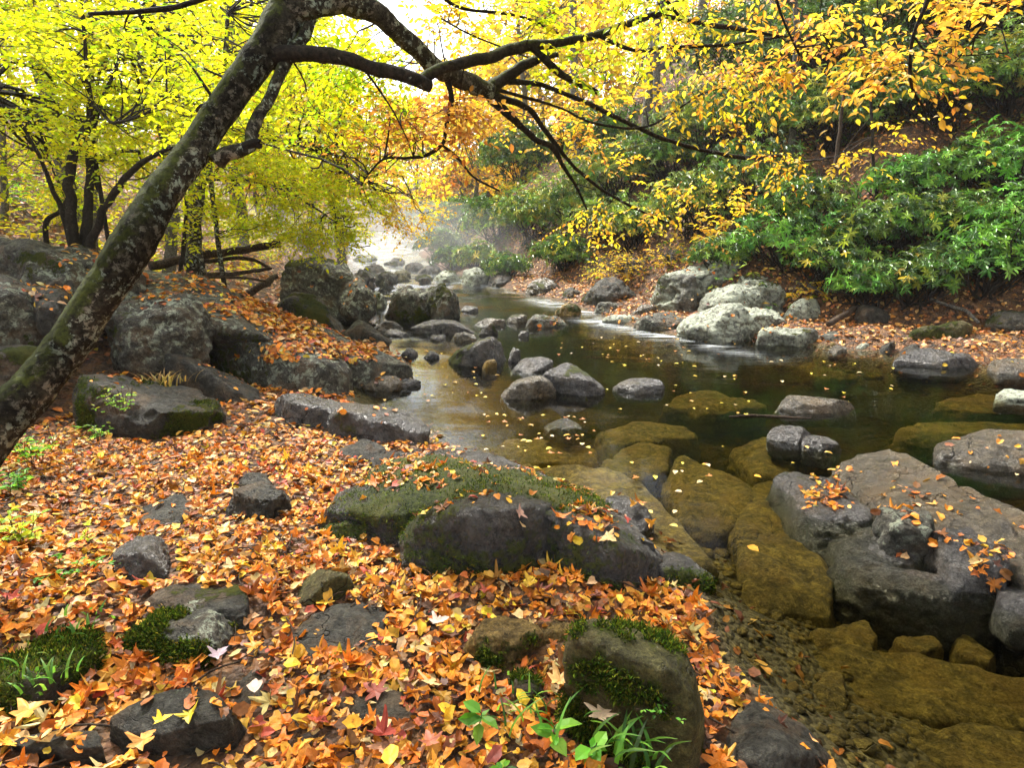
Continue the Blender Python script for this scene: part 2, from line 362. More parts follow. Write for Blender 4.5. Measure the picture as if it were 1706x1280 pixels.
# ------------------------------------------------------------------ terrain
LS = [PZ(*p) for p in [(1440, 1330), (1385, 1270), (1300, 1180), (1225, 1100), (1190, 1010), (1120, 930), (1010, 850), (900, 790), (740, 738), (690, 705), (585, 668), (600, 640), (690, 612), (640, 575), (560, 545), (560, 520), (600, 500), (590, 480)]]
RS = [PZ(*p) for p in [(1900, 650), (1706, 608), (1640, 612), (1550, 595), (1400, 582), (1270, 566), (1130, 562), (1050, 545), (990, 524), (900, 503), (820, 487), (775, 472)]]
LSp = [(4.5, -8), (2.2, -2)] + [(p[0], p[1]) for p in LS] + [(-5.3, 20), (-6.5, 25), (-8.0, 31), (-9.8, 40), (-12.5, 56), (-24, 118)]
RSp = [(16, -8), (11, 3)] + [(p[0], p[1]) for p in RS] + [(-2.6, 21), (-3.9, 26), (-4.6, 31), (-5.5, 40), (-8, 56), (-16, 118)]
LSp = np.array(LSp); RSp = np.array(RSp)
def seg_dist(x, y, P):
    d = np.full(x.shape, 1e9)
    for a, b in zip(P[:-1], P[1:]):
        ab = b-a; t = np.clip(((x-a[0])*ab[0]+(y-a[1])*ab[1])/(ab@ab), 0, 1)
        d = np.minimum(d, np.hypot(x-a[0]-t*ab[0], y-a[1]-t*ab[1]))
    return d
def inside(x, y):
    P = np.vstack([LSp, RSp[::-1]]); r = np.zeros(x.shape, bool)
    for a, b in zip(P, np.roll(P, -1, 0)):
        c = ((a[1] > y) != (b[1] > y))
        with np.errstate(divide='ignore', invalid='ignore'):
            xi = (b[0]-a[0])*(y-a[1])/(b[1]-a[1]+1e-12)+a[0]
        r ^= c & (x < xi)
    return r
def wlev(x, y):
    return .10*ss(11.2, 13.5, y) + .12*ss(15, 17, y) + .75*ss(19, 36, y) + .02*np.maximum(y-36, 0)
def terrain(x, y):
    x = np.asarray(x, float); y = np.asarray(y, float); sh = x.shape; x = x.ravel(); y = y.ravel()
    dl = seg_dist(x, y, LSp); dr = seg_dist(x, y, RSp); ins = inside(x, y); w = wlev(x, y)
    p = np.c_[x, y, np.zeros(len(x))]
    n = fbm(p, .55, 3); nf = fbm(p, 3.1, 3, 9.)
    d = np.minimum(dl, dr)
    bed = w - np.minimum(.55, .02+.42*d)*(1+.35*n) + .035*nf
    near = ss(7.5, 4.5, y)
    lft = w + .07*ss(0, .5, dl) + .035*np.minimum(dl, 3) + (1-near)*.30*np.maximum(dl-1.3, 0) + .28*np.maximum(dl-6, 0) + near*.12*np.maximum(dl-2.2, 0)
    lft = lft + .05*n*ss(0, 1, dl) + .018*nf + .5*n*ss(5, 12, dl)
    rgt = w + .12*ss(0, .7, dr) + .05*np.minimum(dr, 2) + .85*np.maximum(dr-1.5, 0) - .25*np.maximum(dr-14, 0)
    rgt = rgt + .05*n + .6*n*ss(1.5, 6, dr) + .02*nf
    z = np.where(ins, bed, np.where(dl < dr, lft, rgt))
    z = w + (z-w)*(1-.62*ss(24, 48, y)*(z > w)); z = z + 6*ss(46, 85, y)
    return z.reshape(sh), np.where(ins, 1., np.clip(1-d/.12, 0, 1)).reshape(sh)
def tz(x, y): return float(terrain(np.array([x]), np.array([y]))[0][0])
def surf(px, py, sub=False):
    r = ray(px, py); t = np.concatenate([np.linspace(.5, 14, 400), np.linspace(14.1, 90, 500)])
    p = np.array([0, 0, CAMH]) + t[:, None]*r
    z = terrain(p[:, 0], p[:, 1])[0]
    if not sub: z = np.maximum(z, wlev(p[:, 0], p[:, 1]))
    k = np.where(p[:, 2] < z)[0]
    if len(k) == 0: return p[-1]
    return p[k[0]]

def axis(a, b, fine0, fine1, step, grow):
    L_ = [fine0]; s = step
    while L_[-1] < fine1: L_.append(L_[-1]+step)
    s = step
    while L_[-1] < b: s *= grow; L_.append(L_[-1]+s)
    R_ = [fine0]; s = step
    while R_[-1] > a: s *= grow; R_.append(R_[-1]-s)
    return np.array(sorted(set(R_[1:]+L_)))
gx = axis(-75, 75, -5, 7.5, .05, 1.035); gy = axis(-12, 110, .8, 9.5, .05, 1.03)
X, Y = np.meshgrid(gx, gy); Z, B = terrain(X, Y)
idx = np.arange(X.size).reshape(X.shape)
quads = np.stack([idx[:-1, :-1], idx[:-1, 1:], idx[1:, 1:], idx[1:, :-1]], -1).reshape(-1, 4)
tag(mesh_np('ground', np.c_[X.ravel(), Y.ravel(), Z.ravel()], quads, M['ground'], attrs={'bed': B.ravel()}), kind='structure')
# water: closed body, surface follows the little steps of the stream
wx = axis(-24, 15, -3, 8, .12, 1.05); wy = axis(-8, 112, 1, 20, .12, 1.05)
X, Y = np.meshgrid(wx, wy); Z = wlev(X, Y)
foam = np.zeros(X.size)
pxs, pys, dd = proj(np.c_[X.ravel(), Y.ravel(), Z.ravel()])
def fz(cx, cy, rx, ry, a, rot=0.):
    c, s_ = math.cos(rot), math.sin(rot); u = (pxs-cx)*c+(pys-cy)*s_; v = -(pxs-cx)*s_+(pys-cy)*c
    return a*np.exp(-((u/rx)**2+(v/ry)**2))*(dd > 0)
def fzw(x0, y0, x1, y1, wdt, a):                        # foam tongue in the world
    P = np.array([(x0, y0), (x1, y1)]); return a*np.exp(-(seg_dist(X.ravel(), Y.ravel(), P)/wdt)**2)
q = lambda *p: tuple(PZ(*p)[:2])
for a, b, wd, am in [((985, 533), (1110, 562), .28, 1.1), ((1110, 560), (1240, 590), .22, .5), ((880, 492), (985, 497), .5, 1.2), ((900, 508), (975, 522), .35, .9), ((760, 482), (860, 486), .6, .7)]:
    foam += fzw(*q(*a), *q(*b), wd*.9, am*.75)
foam += .65*ss(17, 23, Y.ravel())
n2 = X.size; idx = np.arange(n2).reshape(X.shape)
Zr = Z + .008*fbm(np.c_[X.ravel(), Y.ravel(), 0*Y.ravel()], 1.3, 3).reshape(X.shape) + ss(11, 14, Y)*.03*fbm(np.c_[X.ravel(), Y.ravel(), 0*Y.ravel()], 1.7, 3, 4.).reshape(X.shape)
V = np.r_[np.c_[X.ravel(), Y.ravel(), Zr.ravel()], np.c_[X.ravel(), Y.ravel(), np.full(n2, -2.)]]
top = np.stack([idx[:-1, :-1], idx[:-1, 1:], idx[1:, 1:], idx[1:, :-1]], -1).reshape(-1, 4)
ring = np.concatenate([idx[0, :-1], idx[:-1, -1], idx[-1, ::-1][:-1], idx[::-1, 0][:-1]])
side = np.stack([ring, ring+n2, np.roll(ring, -1)+n2, np.roll(ring, -1)], -1)
tag(mesh_np('water', V, np.r_[top, (top+n2)[:, ::-1], side], M['water'], attrs={'foam': np.r_[foam, foam*0]}), kind='structure')

# ------------------------------------------------------------------ rocks
_ico = {}
def ico(l):
    if l not in _ico:
        bm = bmesh.new(); bmesh.ops.create_icosphere(bm, subdivisions=l, radius=1)
        _ico[l] = (np.array([v.co[:] for v in bm.verts]), np.array([[v.index for v in f.verts] for f in bm.faces])); bm.free()
    return _ico[l]
def hull_planes(P):
    bm = bmesh.new()
    for p in P: bm.verts.new(p)
    bmesh.ops.convex_hull(bm, input=bm.verts[:]); bm.normal_update()
    c = np.mean([v.co[:] for v in bm.verts if v.link_faces], 0)
    n = []; d = []
    for f in bm.faces:
        nn = np.array(f.normal[:]); dd_ = float(nn @ (np.array(f.verts[0].co[:])-c))
        if dd_ < 0: nn = -nn; dd_ = -dd_
        if dd_ > 1e-4: n.append(nn); d.append(dd_)
    bm.free(); return c, np.array(n), np.array(d)
def vnormals(V, Fc):
    fn = np.cross(V[Fc[:, 1]]-V[Fc[:, 0]], V[Fc[:, 2]]-V[Fc[:, 0]]); out = np.zeros_like(V)
    for k in range(3):
        for c in range(3): out[:, c] += np.bincount(Fc[:, k], fn[:, c], len(V))
    return nrm(out)
def lump(P, lvl, p, amp, seed, strata=0., facet=True):
    P = np.array(P); c, n, d = hull_planes(P); ext = np.maximum((P.max(0)-P.min(0))/2, .02)
    D, Fc = ico(lvl); D = nrm(D*ext)
    rs = np.random.default_rng(int(seed*100)+7)
    for _ in range(9 if facet else 0):
        v_ = nrm(rs.normal(size=3)/ext*ext.min()); sup = ((P-c) @ v_).max(); n = np.vstack([n, v_]); d = np.r_[d, sup*rs.uniform(.64, .92)]
    q_ = np.maximum((D @ n.T)/d[None], 0); r = (q_**(p*1.5)).sum(1)**(-1/(p*1.5))*1.04
    V = c + D*r[:, None]; size = float(np.sort(ext)[1]); nn = vnormals(V, Fc)
    o = seed*3.7
    a = amp*size*(1.0*fbm(V, 1.0/size, 2, o) + .55*(np.abs(fbm(V, 2.2/size, 3, o+3))*-1.6+.5) + .19*fbm(V, 6/size, 4, o+8) + .08*fbm(V, 26/size, 2, o+2) - .22*ss(.10, 0, np.abs(fbm(V, 1.5/size, 2, o+21))))
    if strata:
        tilt = V[:, 2]+.35*V[:, 0]+.15*V[:, 1]+.09*fbm(V, 2.2, 3, o); ph = tilt/strata; a = a + strata*.15*ss(-.3, .3, fbm(V, 1.8, 2, o+4))*(np.abs((ph % 1)-.5)**.6*2-.9)
    V = V + nn*a[:, None]
    return V, Fc
def poly_span(poly, x):
    ys = []
    for (x0, y0), (x1, y1) in zip(poly, poly[1:]+poly[:1]):
        if (x0-x)*(x1-x) <= 0 and x0 != x1: ys.append(y0+(y1-y0)*(x-x0)/(x1-x0))
    return (min(ys), max(ys)) if ys else None
def sil_points(poly, D, ft=.35, Yf=None, zb=None):
    poly = [tuple(p) for p in poly]; xs = [p[0] for p in poly]; x0, x1 = min(xs), max(xs)
    low = max(poly, key=lambda p: p[1])
    b = surf(*low) if Yf is None else PY(low[0], low[1], Yf)
    if zb is None: zb = b[2]
    Y0 = b[1]; out = []
    grid = sorted(set(list(np.linspace(x0+.5, x1-.5, 7))+[min(max(x, x0+.5), x1-.5) for x in xs]))
    for x in grid:
        s = poly_span(poly, x)
        if not s: continue
        u, l = s; k = math.sin(math.pi*np.clip((x-x0)/(x1-x0), 0.02, .98))**.7
        r = ray(x, l)
        Yl = Y0 if r[2] >= -1e-3 else min(max(PZ(x, l, zb)[1], Y0), Y0+.45*D)
        f = PY(x, l, Yl); out += [f, f-[0, 0, .12+.1*D]]
        Yt = Yl+.10*D*k+.02; t = PY(x, u+ft*(l-u), Yt); out.append(t)
        Yb = max(Y0+D*(.25+.45*k), Yt+.02); tb = PY(x, u, Yb); out.append(tb)
        out.append(np.array([tb[0], Yb+.35*D*k, zb+(tb[2]-zb)*.55])); out.append(np.array([tb[0], Yb+.4*D*k, zb-.15]))
    return out
def plan_points(poly, z, th):
    T = []
    for p in poly:
        T.append(PZ(p[0], p[1], p[2] if len(p) > 2 else z))
    T = np.array(T); c = T.mean(0); Bm = c+(T-c)*(1.55 if th > .45 else 1.08); Bm[:, 2] = T[:, 2]-th
    return list(T)+list(Bm)
ROCKS = {}
LEDGE = 'long wet mossy rock ledge with leaves on its top, reaching into the pool'
def rock(name, label, mat, lumps, cat='rock', amp=.10, p=14, moss=0., mdir=(0, 0, 1), lvl=5, leaves_=0, tuft=0, group=None, strata=0., lzone=None, seed=None):
    sd = seed if seed is not None else len(ROCKS)*1.37+1
    Vs, Fs, n = [], [], 0
    for i, lp in enumerate(lumps):
        if lp[0] == 'sil': P = sil_points(*lp[1:])
        elif lp[0] == 'plan': P = plan_points(*lp[1:])
        else: P = lp[1]
        V, Fc = lump(P, lvl, p*1.3, amp*1.25, sd+i*.9, strata, p > 6 and lvl > 3 and label != LEDGE and 'long sloping' not in label and 'outcrop' not in name); Vs.append(V); Fs.append(Fc+n); n += len(V)
    V = np.vstack(Vs); Fc = np.vstack(Fs); nn = vnormals(V, Fc)
    mn = moss + .6*fbm(V, 1.4/np.ptp(V, axis=0)[:2].mean()*1.5, 3, sd) + .35*(nn @ nrm(np.array(mdir, float))) - .22 if moss > 0 else np.zeros(len(V))
    mn = np.clip(mn, 0, 1)
    c = V.mean(0); c[2] = V[:, 2].min()
    o = mesh_np(name, V-c, Fc, M[mat], attrs={'moss': mn}); o.location = c
    tag(o, label, cat, group)
    ROCKS[label] = (V, nn, Fc, leaves_, lzone)
    if tuft:
        k = np.where((mn > .5) & (V[:, 1] < c[1]+5))[0]
        if len(k) > 50:
            k = rng.choice(k, tuft); pj = V[k]+rng.normal(0, .008, (tuft, 3)); 
            ax = nn[k]*.8+rng.normal(0, .55, (tuft, 3))+[0, 0, .15]
            g = LeafGeo(); Ln = rng.uniform(.009, .022, tuft)
            g.add(*leaves(DIAM, pj-c-nn[k]*.004, ax, rng.normal(size=(tuft, 3)), Ln, Ln*.32, pick([(.05, .075, .008, 4), (.10, .13, .012, 3), (.17, .18, .02, 1.2), (.02, .04, .006, 3)], tuft, .3)))
            g.build('moss', M['moss'], o)
    return o
S = 'sil'; PL = 'plan'
# --- the big mossy ledge in the foreground
rock('rock_ledge', 'long wet mossy rock ledge with leaves on its top, reaching into the pool', 'wet', [
    (S, [(660, 935), (672, 890), (700, 850), (760, 812), (850, 802), (925, 830), (935, 880), (905, 940), (840, 968), (790, 974), (700, 955)], .9, .25),
    (S, [(890, 850), (950, 846), (1015, 868), (1075, 900), (1108, 928), (1090, 965), (1030, 992), (960, 975), (905, 935)], .6, .3),
    (S, [(1070, 945), (1115, 928), (1165, 945), (1192, 966), (1170, 990), (1120, 988)], .3, .3),
    (S, [(512, 880), (545, 858), (620, 852), (710, 862), (700, 902), (600, 910), (540, 902)], .5, .3),
    (PL, [(535, 850, .20), (580, 805, .22), (640, 775, .24), (740, 762, .22), (860, 780, .22), (960, 830, .22), (900, 850, .33), (760, 830, .36), (640, 862, .26)], .22, .3),
    (PL, [(870, 785, .16), (960, 810, .15), (1040, 860, .14), (1095, 905, .14), (1010, 880, .26), (900, 850, .3)], .2, .3)],
    'rock ledge', amp=.06, moss=.60, mdir=(-.1, -.5, .7), lvl=6, leaves_=900, tuft=26000, lzone=[(600, 770, 900, 850), (540, 840, 700, 870), (930, 800, 1100, 910)])
rock('rock_slab', 'flat wet grey slab at the water edge behind the mossy ledge', 'wet', [(PL, [(640, 770), (690, 742), (780, 738), (880, 768), (960, 808), (900, 815), (780, 790)], .10, .25)], amp=.05, leaves_=90)
rock('rock_slab', 'golden brown underwater slab running beside the mossy ledge', 'olive', [(PL, [(880, 760), (970, 770), (1060, 800), (1120, 850), (1165, 905), (1190, 950), (1120, 930), (1040, 870), (940, 800)], -.06, .3)], amp=.05)
rock('river_stone', 'wet grey stone with leaves tucked against the right of the ledge', 'wet', [(S, [(998, 850), (1005, 828), (1040, 822), (1075, 845), (1098, 890), (1060, 893), (1015, 875)], .3, .25)], amp=.05, leaves_=8)
rock('boulder', 'smooth dark wet boulder lying at the left edge of the pool', 'wet', [
    (S, [(437, 700), (450, 665), (482, 655), (530, 662), (585, 675), (600, 705), (560, 720), (480, 718)], .7, .2),
    (S, [(540, 668), (600, 678), (680, 685), (719, 712), (705, 738), (650, 748), (590, 730), (550, 715)], .7, .35)], 'boulder', amp=.05, moss=.14, mdir=(-1, -.5, .2), lvl=6, leaves_=26)
rock('rock_slab', 'small flat stone below the smooth wet boulder', 'grey', [(S, [(560, 748), (600, 733), (642, 745), (636, 765), (585, 768)], .3, .6)], amp=.06)
rock('rock_slab', 'tilted dark plate of stone wedged at the near end of the wet boulder', 'grey', [(PL, [(600, 775, .16), (640, 752, .12), (690, 748, .08), (640, 775, .1)], .1, .1)], amp=.04)
# --- left bank boulders
rock('boulder', 'long sloping grey boulder strewn with leaves on the left bank', 'lichen', [
    (S, [(333, 530), (420, 525), (500, 548), (560, 580), (590, 618), (583, 650), (530, 660), (470, 655), (410, 622), (350, 575)], 1.4, .42),
    (S, [(555, 575), (620, 578), (688, 608), (650, 628), (600, 648), (560, 645)], .8, .3),
    ('pts', [PY(235, 452, 7.2), PY(330, 458, 7.2), PY(430, 495, 7.4), PY(530, 548, 7.4), PY(610, 580, 7.3), PY(590, 625, 6.7), PY(430, 560, 5.9), PY(335, 545, 5.9), PY(240, 520, 5.9), PY(240, 600, 6.6), PY(560, 650, 7.0), PY(600, 600, 8), PY(300, 520, 8.4), PY(450, 560, 8.4)])],
    'boulder', amp=.045, moss=.22, mdir=(0, -.7, -.2), lvl=6, leaves_=6500, lzone=[(230, 440, 620, 600)])
rock('boulder', 'white and grey lichened boulder directly behind the leaning trunk', 'lichen', [(S, [(165, 500), (235, 478), (310, 490), (350, 522), (325, 560), (300, 605), (210, 612), (165, 590)], 1.1, .3, 5.2)], 'boulder', amp=.10, moss=.16, lvl=6, leaves_=60)
rock('boulder', 'rounded mossy boulder at the top of the left pile', 'lichen', [(S, [(-40, 415), (0, 398), (45, 392), (95, 405), (165, 425), (245, 452), (160, 500), (110, 510), (40, 480), (-40, 470)], 1.6, .35, 5.6)], 'boulder', amp=.08, moss=.42, mdir=(-.5, -.8, 0), lvl=6, leaves_=160, lzone=[(100, 400, 250, 480)])
rock('boulder', 'pale flecked boulder at the left edge under the mossy one', 'lichen', [(S, [(-70, 480), (0, 462), (50, 478), (75, 520), (82, 572), (30, 585), (-70, 590)], 1.0, .25, 4.7)], 'boulder', amp=.08, moss=.3, mdir=(-.4, -.8, .3), lvl=6, leaves_=30)
rock('rock_slab', 'leaf filled stone ledge wedged between the two left edge boulders', 'grey', [(S, [(30, 478), (70, 472), (110, 492), (112, 520), (70, 520), (45, 500)], .7, .6, 4.95)], amp=.07, leaves_=60)
rock('boulder', 'low dark green tinted boulder beneath the left edge pile', 'grey', [(S, [(-70, 585), (0, 574), (60, 578), (72, 602), (40, 628), (-60, 650)], .8, .3, 4.2)], 'boulder', amp=.07, moss=.3)
rock('boulder', 'mossy humped boulder beside the leaning trunk with ferns at its foot', 'grey', [
    (S, [(120, 650), (148, 606), (200, 598), (262, 618), (338, 652), (374, 690), (332, 705), (290, 735), (235, 748), (180, 715)], 1.0, .35)], 'boulder', amp=.07, moss=.46, mdir=(.3, -.8, .3), lvl=6, leaves_=60, tuft=6000, lzone=[(130, 590, 240, 660)])
rock('rock_slab', 'smooth grey sloping slab between the mossy hump and the long boulder', 'grey', [(S, [(270, 580), (310, 590), (360, 630), (440, 662), (430, 675), (370, 672), (310, 650)], .6, .5)], amp=.05, leaves_=20)
# --- upstream left
rock('boulder', 'large lichened boulder at the foot of the fallen logs', 'lichen', [
    (S, [(450, 480), (455, 445), (490, 430), (545, 432), (590, 452), (612, 485), (590, 512), (520, 500)], 1.6, .3, 10.5),
    (S, [(560, 480), (600, 458), (630, 495), (625, 512), (580, 515)], 1.2, .3, 10.3)], 'boulder', amp=.10, moss=.25, leaves_=40)
rock('boulder', 'dark mossy pointed boulder left of the narrow inlet', 'grey', [(S, [(460, 510), (478, 482), (505, 480), (532, 500), (560, 535), (575, 562), (520, 560), (475, 535)], 1.0, .2, 8.6)], 'boulder', amp=.09, moss=.48, mdir=(-.3, -.6, .5))
rock('boulder', 'dark wedge shaped boulder sloping into the inlet', 'grey', [(S, [(555, 558), (595, 533), (628, 552), (652, 570), (640, 579), (565, 577)], .8, .25)], 'boulder', amp=.08, moss=.3)
rock('boulder', 'twin peaked mossy boulder standing in the middle of the stream', 'lichen', [
    (S, [(638, 520), (655, 490), (682, 474), (702, 490), (728, 522), (692, 534), (650, 528)], .9, .2),
    (S, [(698, 500), (720, 476), (741, 466), (756, 484), (768, 502), (757, 522), (740, 536), (708, 528)], .9, .15),
    (S, [(670, 500), (700, 478), (730, 478), (745, 520), (700, 534), (670, 528)], .9, .2)], 'boulder', amp=.10, moss=.34, mdir=(0, -.5, .5))
rock('river_stone', 'flat wet stone lying in front of the twin peaked boulder', 'wet', [(S, [(683, 545), (715, 531), (765, 534), (792, 550), (760, 560), (700, 558)], .6, .4)], amp=.06)
rock('river_stone', 'dark rounded stone left of the flat wet stone', 'grey', [(S, [(618, 548), (640, 532), (668, 540), (672, 553), (635, 556)], .4, .3)], amp=.08)
rock('river_stone', 'small upright grey stone right of the flat wet stone', 'grey', [(S, [(797, 558), (805, 543), (822, 539), (830, 556), (815, 562)], .25, .3)], amp=.08, moss=.25)
rock('river_stone', 'low brown stone between flat wet stone and upright stone', 'brown', [(S, [(750, 562), (768, 550), (790, 556), (797, 568), (765, 570)], .3, .3)], amp=.08)
rock('river_stone', 'first of two small wet stones left of the triangular boulder', 'wet', [(S, [(668, 590), (680, 578), (694, 582), (697, 593), (680, 596)], .2, .3)], amp=.07)
rock('river_stone', 'second of two small wet stones, closer to the triangular boulder', 'wet', [(S, [(704, 594), (718, 581), (732, 587), (732, 598), (715, 600)], .2, .3)], amp=.07)
rock('boulder', 'triangular dark boulder with mossy ridge in mid stream', 'wet', [(S, [(740, 602), (757, 583), (790, 570), (820, 556), (846, 570), (853, 590), (842, 605), (800, 613), (755, 608)], .7, .15)], 'boulder', amp=.06, moss=.30, lvl=5, mdir=(-.3, -.1, .9))
rock('river_stone', 'small dark stone touching the right foot of the triangular boulder', 'wet', [(S, [(845, 600), (855, 578), (868, 585), (868, 600), (855, 606)], .2, .3)], amp=.07)
rock('river_stone', 'pale upright pebble leaning on the triangular boulder', 'ochre', [(S, [(802, 612), (810, 600), (824, 598), (828, 606), (822, 615), (808, 617)], .1, .2)], amp=.04)
rock('river_stone', 'long low wet stone right of the triangular boulder', 'wet', [(S, [(848, 612), (865, 597), (900, 593), (930, 603), (928, 618), (880, 623)], .4, .4)], amp=.05)
rock('boulder', 'dark angular rock with grey crest in the central group', 'wet', [(S, [(902, 622), (940, 603), (978, 620), (1000, 640), (1014, 657), (980, 662), (945, 652), (915, 640)], .5, .25)], 'boulder', amp=.07, moss=.12)
rock('boulder', 'brown rounded rock nearest to us in the central group', 'brown', [(S, [(832, 658), (860, 632), (900, 622), (928, 636), (922, 662), (890, 671), (845, 668)], .5, .3)], 'boulder', amp=.07)
rock('river_stone', 'flat dark oval stone alone right of the central group', 'wet', [(S, [(1019, 643), (1050, 630), (1095, 628), (1110, 640), (1104, 655), (1060, 657)], .4, .4)], amp=.05)
rock('river_stone', 'barely emerged flat wet stone surrounded by floating leaves', 'wet', [(S, [(905, 708), (925, 700), (955, 702), (972, 710), (945, 716)], .3, .6)], amp=.04)
rock('river_stone', 'brown stone with leaves at the tip of the long boulder', 'brown', [(S, [(600, 648), (625, 628), (660, 626), (672, 640), (650, 655)], .35, .4)], amp=.08, leaves_=14)
rock('river_stone', 'flat dark stone trailing right of the leafy brown stone', 'wet', [(S, [(655, 640), (680, 630), (702, 635), (690, 645), (665, 648)], .25, .5)], amp=.06, leaves_=4)
rock('river_stone', 'leaf dotted low rock across the riffle', 'lichen', [(S, [(868, 540), (885, 525), (925, 523), (948, 540), (925, 546), (880, 546)], .6, .4)], amp=.09, moss=.25, leaves_=24)
rock('river_stone', 'brown mossy stone left of the riffle rock', 'brown', [(S, [(842, 535), (855, 520), (875, 521), (880, 535), (862, 540)], .5, .3)], amp=.09, moss=.35)
rock('river_stone', 'low brown stone in the current left of the mossy riffle stone', 'brown', [(S, [(790, 540), (810, 529), (840, 530), (842, 541), (812, 545)], .4, .4)], amp=.08)
rock('river_stone', 'yellow lichened stone above the white riffle', 'ochre', [(S, [(925, 522), (935, 506), (955, 503), (968, 517), (960, 527), (935, 528)], .6, .3)], amp=.09, moss=.35)
rock('river_stone', 'tiny dark stone standing in the water before the riffle rock', 'wet', [(S, [(862, 560), (870, 550), (880, 552), (882, 560), (870, 563)], .15, .3)], amp=.07)
rock('boulder', 'wet rock at the head of the pool just behind the twin peaked boulder', 'wet', [(S, [(766, 518), (775, 507), (795, 509), (798, 518), (780, 522)], .5, .3)], amp=.08)
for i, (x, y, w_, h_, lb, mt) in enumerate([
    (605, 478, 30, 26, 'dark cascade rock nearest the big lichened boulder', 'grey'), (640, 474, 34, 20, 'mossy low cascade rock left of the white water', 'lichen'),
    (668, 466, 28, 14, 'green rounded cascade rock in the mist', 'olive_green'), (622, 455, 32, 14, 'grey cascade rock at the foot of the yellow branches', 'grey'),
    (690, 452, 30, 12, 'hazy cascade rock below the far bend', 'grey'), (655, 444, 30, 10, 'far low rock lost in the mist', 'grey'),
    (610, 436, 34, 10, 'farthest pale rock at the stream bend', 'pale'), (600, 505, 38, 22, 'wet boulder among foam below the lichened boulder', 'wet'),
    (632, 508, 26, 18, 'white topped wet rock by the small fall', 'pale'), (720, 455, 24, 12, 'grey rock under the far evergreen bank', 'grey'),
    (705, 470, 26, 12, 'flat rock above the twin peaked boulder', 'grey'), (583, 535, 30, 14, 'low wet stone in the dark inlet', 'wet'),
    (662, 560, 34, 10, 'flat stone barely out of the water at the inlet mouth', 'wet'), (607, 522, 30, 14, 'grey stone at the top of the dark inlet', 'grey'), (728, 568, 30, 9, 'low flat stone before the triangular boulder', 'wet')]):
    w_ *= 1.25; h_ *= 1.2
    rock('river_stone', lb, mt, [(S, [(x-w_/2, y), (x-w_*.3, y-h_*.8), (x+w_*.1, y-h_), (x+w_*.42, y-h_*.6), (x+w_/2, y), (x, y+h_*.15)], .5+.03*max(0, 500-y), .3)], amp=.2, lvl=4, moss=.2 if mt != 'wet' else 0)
# --- right bank
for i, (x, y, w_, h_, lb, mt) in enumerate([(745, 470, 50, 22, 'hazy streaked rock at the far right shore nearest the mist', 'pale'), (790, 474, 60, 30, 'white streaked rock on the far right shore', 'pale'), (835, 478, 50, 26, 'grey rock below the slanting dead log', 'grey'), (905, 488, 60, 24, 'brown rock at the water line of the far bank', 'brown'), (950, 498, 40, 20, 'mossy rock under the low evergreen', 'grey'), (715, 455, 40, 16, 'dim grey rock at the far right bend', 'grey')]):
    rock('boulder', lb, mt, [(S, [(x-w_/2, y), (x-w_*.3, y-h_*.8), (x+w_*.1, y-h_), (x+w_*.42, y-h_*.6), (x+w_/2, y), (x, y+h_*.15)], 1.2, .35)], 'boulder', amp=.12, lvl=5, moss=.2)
rock('boulder', 'dark angular boulder on the far bank under the twiggy bush', 'grey', [(S, [(966, 505), (975, 480), (1008, 462), (1055, 464), (1066, 488), (1040, 502), (1000, 515)], 1.2, .3)], 'boulder', amp=.09, moss=.15)
rock('river_stone', 'small lichened stone at the foot of the dark angular boulder', 'lichen', [(S, [(990, 520), (1000, 503), (1030, 502), (1040, 515), (1010, 525)], .5, .3)], amp=.09)
rock('river_stone', 'flat pale stone at the near end of that shore', 'pale', [(S, [(1000, 536), (1020, 522), (1055, 522), (1070, 532), (1040, 541)], .5, .4)], amp=.09, leaves_=12)
rock('river_stone', 'brown stone among leaves between shore stone and outcrop', 'brown', [(S, [(1050, 520), (1065, 505), (1095, 508), (1100, 522), (1070, 528)], .5, .4)], amp=.09, leaves_=20)
rock('rock_outcrop', 'tall folded grey outcrop under the right bank bushes', 'pale', [
    (S, [(1088, 505), (1100, 465), (1150, 438), (1225, 432), (1240, 462), (1200, 485), (1150, 512)], 1.6, .35, 10.6),
    (S, [(1210, 505), (1235, 462), (1285, 455), (1330, 478), (1345, 505), (1300, 525), (1240, 525)], 1.3, .35, 10.2)], 'outcrop', amp=.13, moss=.15, lvl=6, leaves_=120)
rock('boulder', 'pale angular slab stacked above the big pale boulder', 'pale', [(S, [(1165, 512), (1190, 478), (1250, 470), (1290, 490), (1285, 512), (1220, 520)], 1.0, .4, 9.9)], 'boulder', amp=.1, lvl=5, leaves_=20)
rock('boulder', 'long grey ledge at the water left of the big pale boulder', 'lichen', [(S, [(1055, 540), (1075, 522), (1125, 518), (1150, 535), (1125, 550), (1080, 550)], .8, .4)], 'boulder', amp=.1, lvl=5, leaves_=16)
rock('boulder', 'big pale lichened boulder with a rounded front at the right shore', 'pale', [
    (S, [(1118, 565), (1145, 530), (1195, 502), (1240, 500), (1262, 530), (1240, 568), (1180, 576)], 1.1, .35),
    (S, [(1220, 560), (1235, 505), (1290, 508), (1310, 530), (1280, 550), (1245, 562)], 1.0, .3)], 'boulder', amp=.09, lvl=6, leaves_=20)
rock('boulder', 'flat topped lichened rock beside the pale boulder', 'pale', [(S, [(1262, 568), (1268, 546), (1310, 538), (1362, 545), (1365, 570), (1320, 580)], .6, .5)], 'boulder', amp=.07, moss=.2, leaves_=20)
rock('rock_slab', 'thin flat slab on the shore right of the flat topped rock', 'lichen', [(S, [(1362, 562), (1375, 552), (1405, 552), (1412, 562), (1385, 569)], .4, .5)], amp=.06)
rock('river_stone', 'jagged grey shard on the shore before the leafy beach', 'grey', [(S, [(1465, 586), (1478, 572), (1492, 566), (1492, 582), (1480, 590)], .25, .2)], amp=.08)
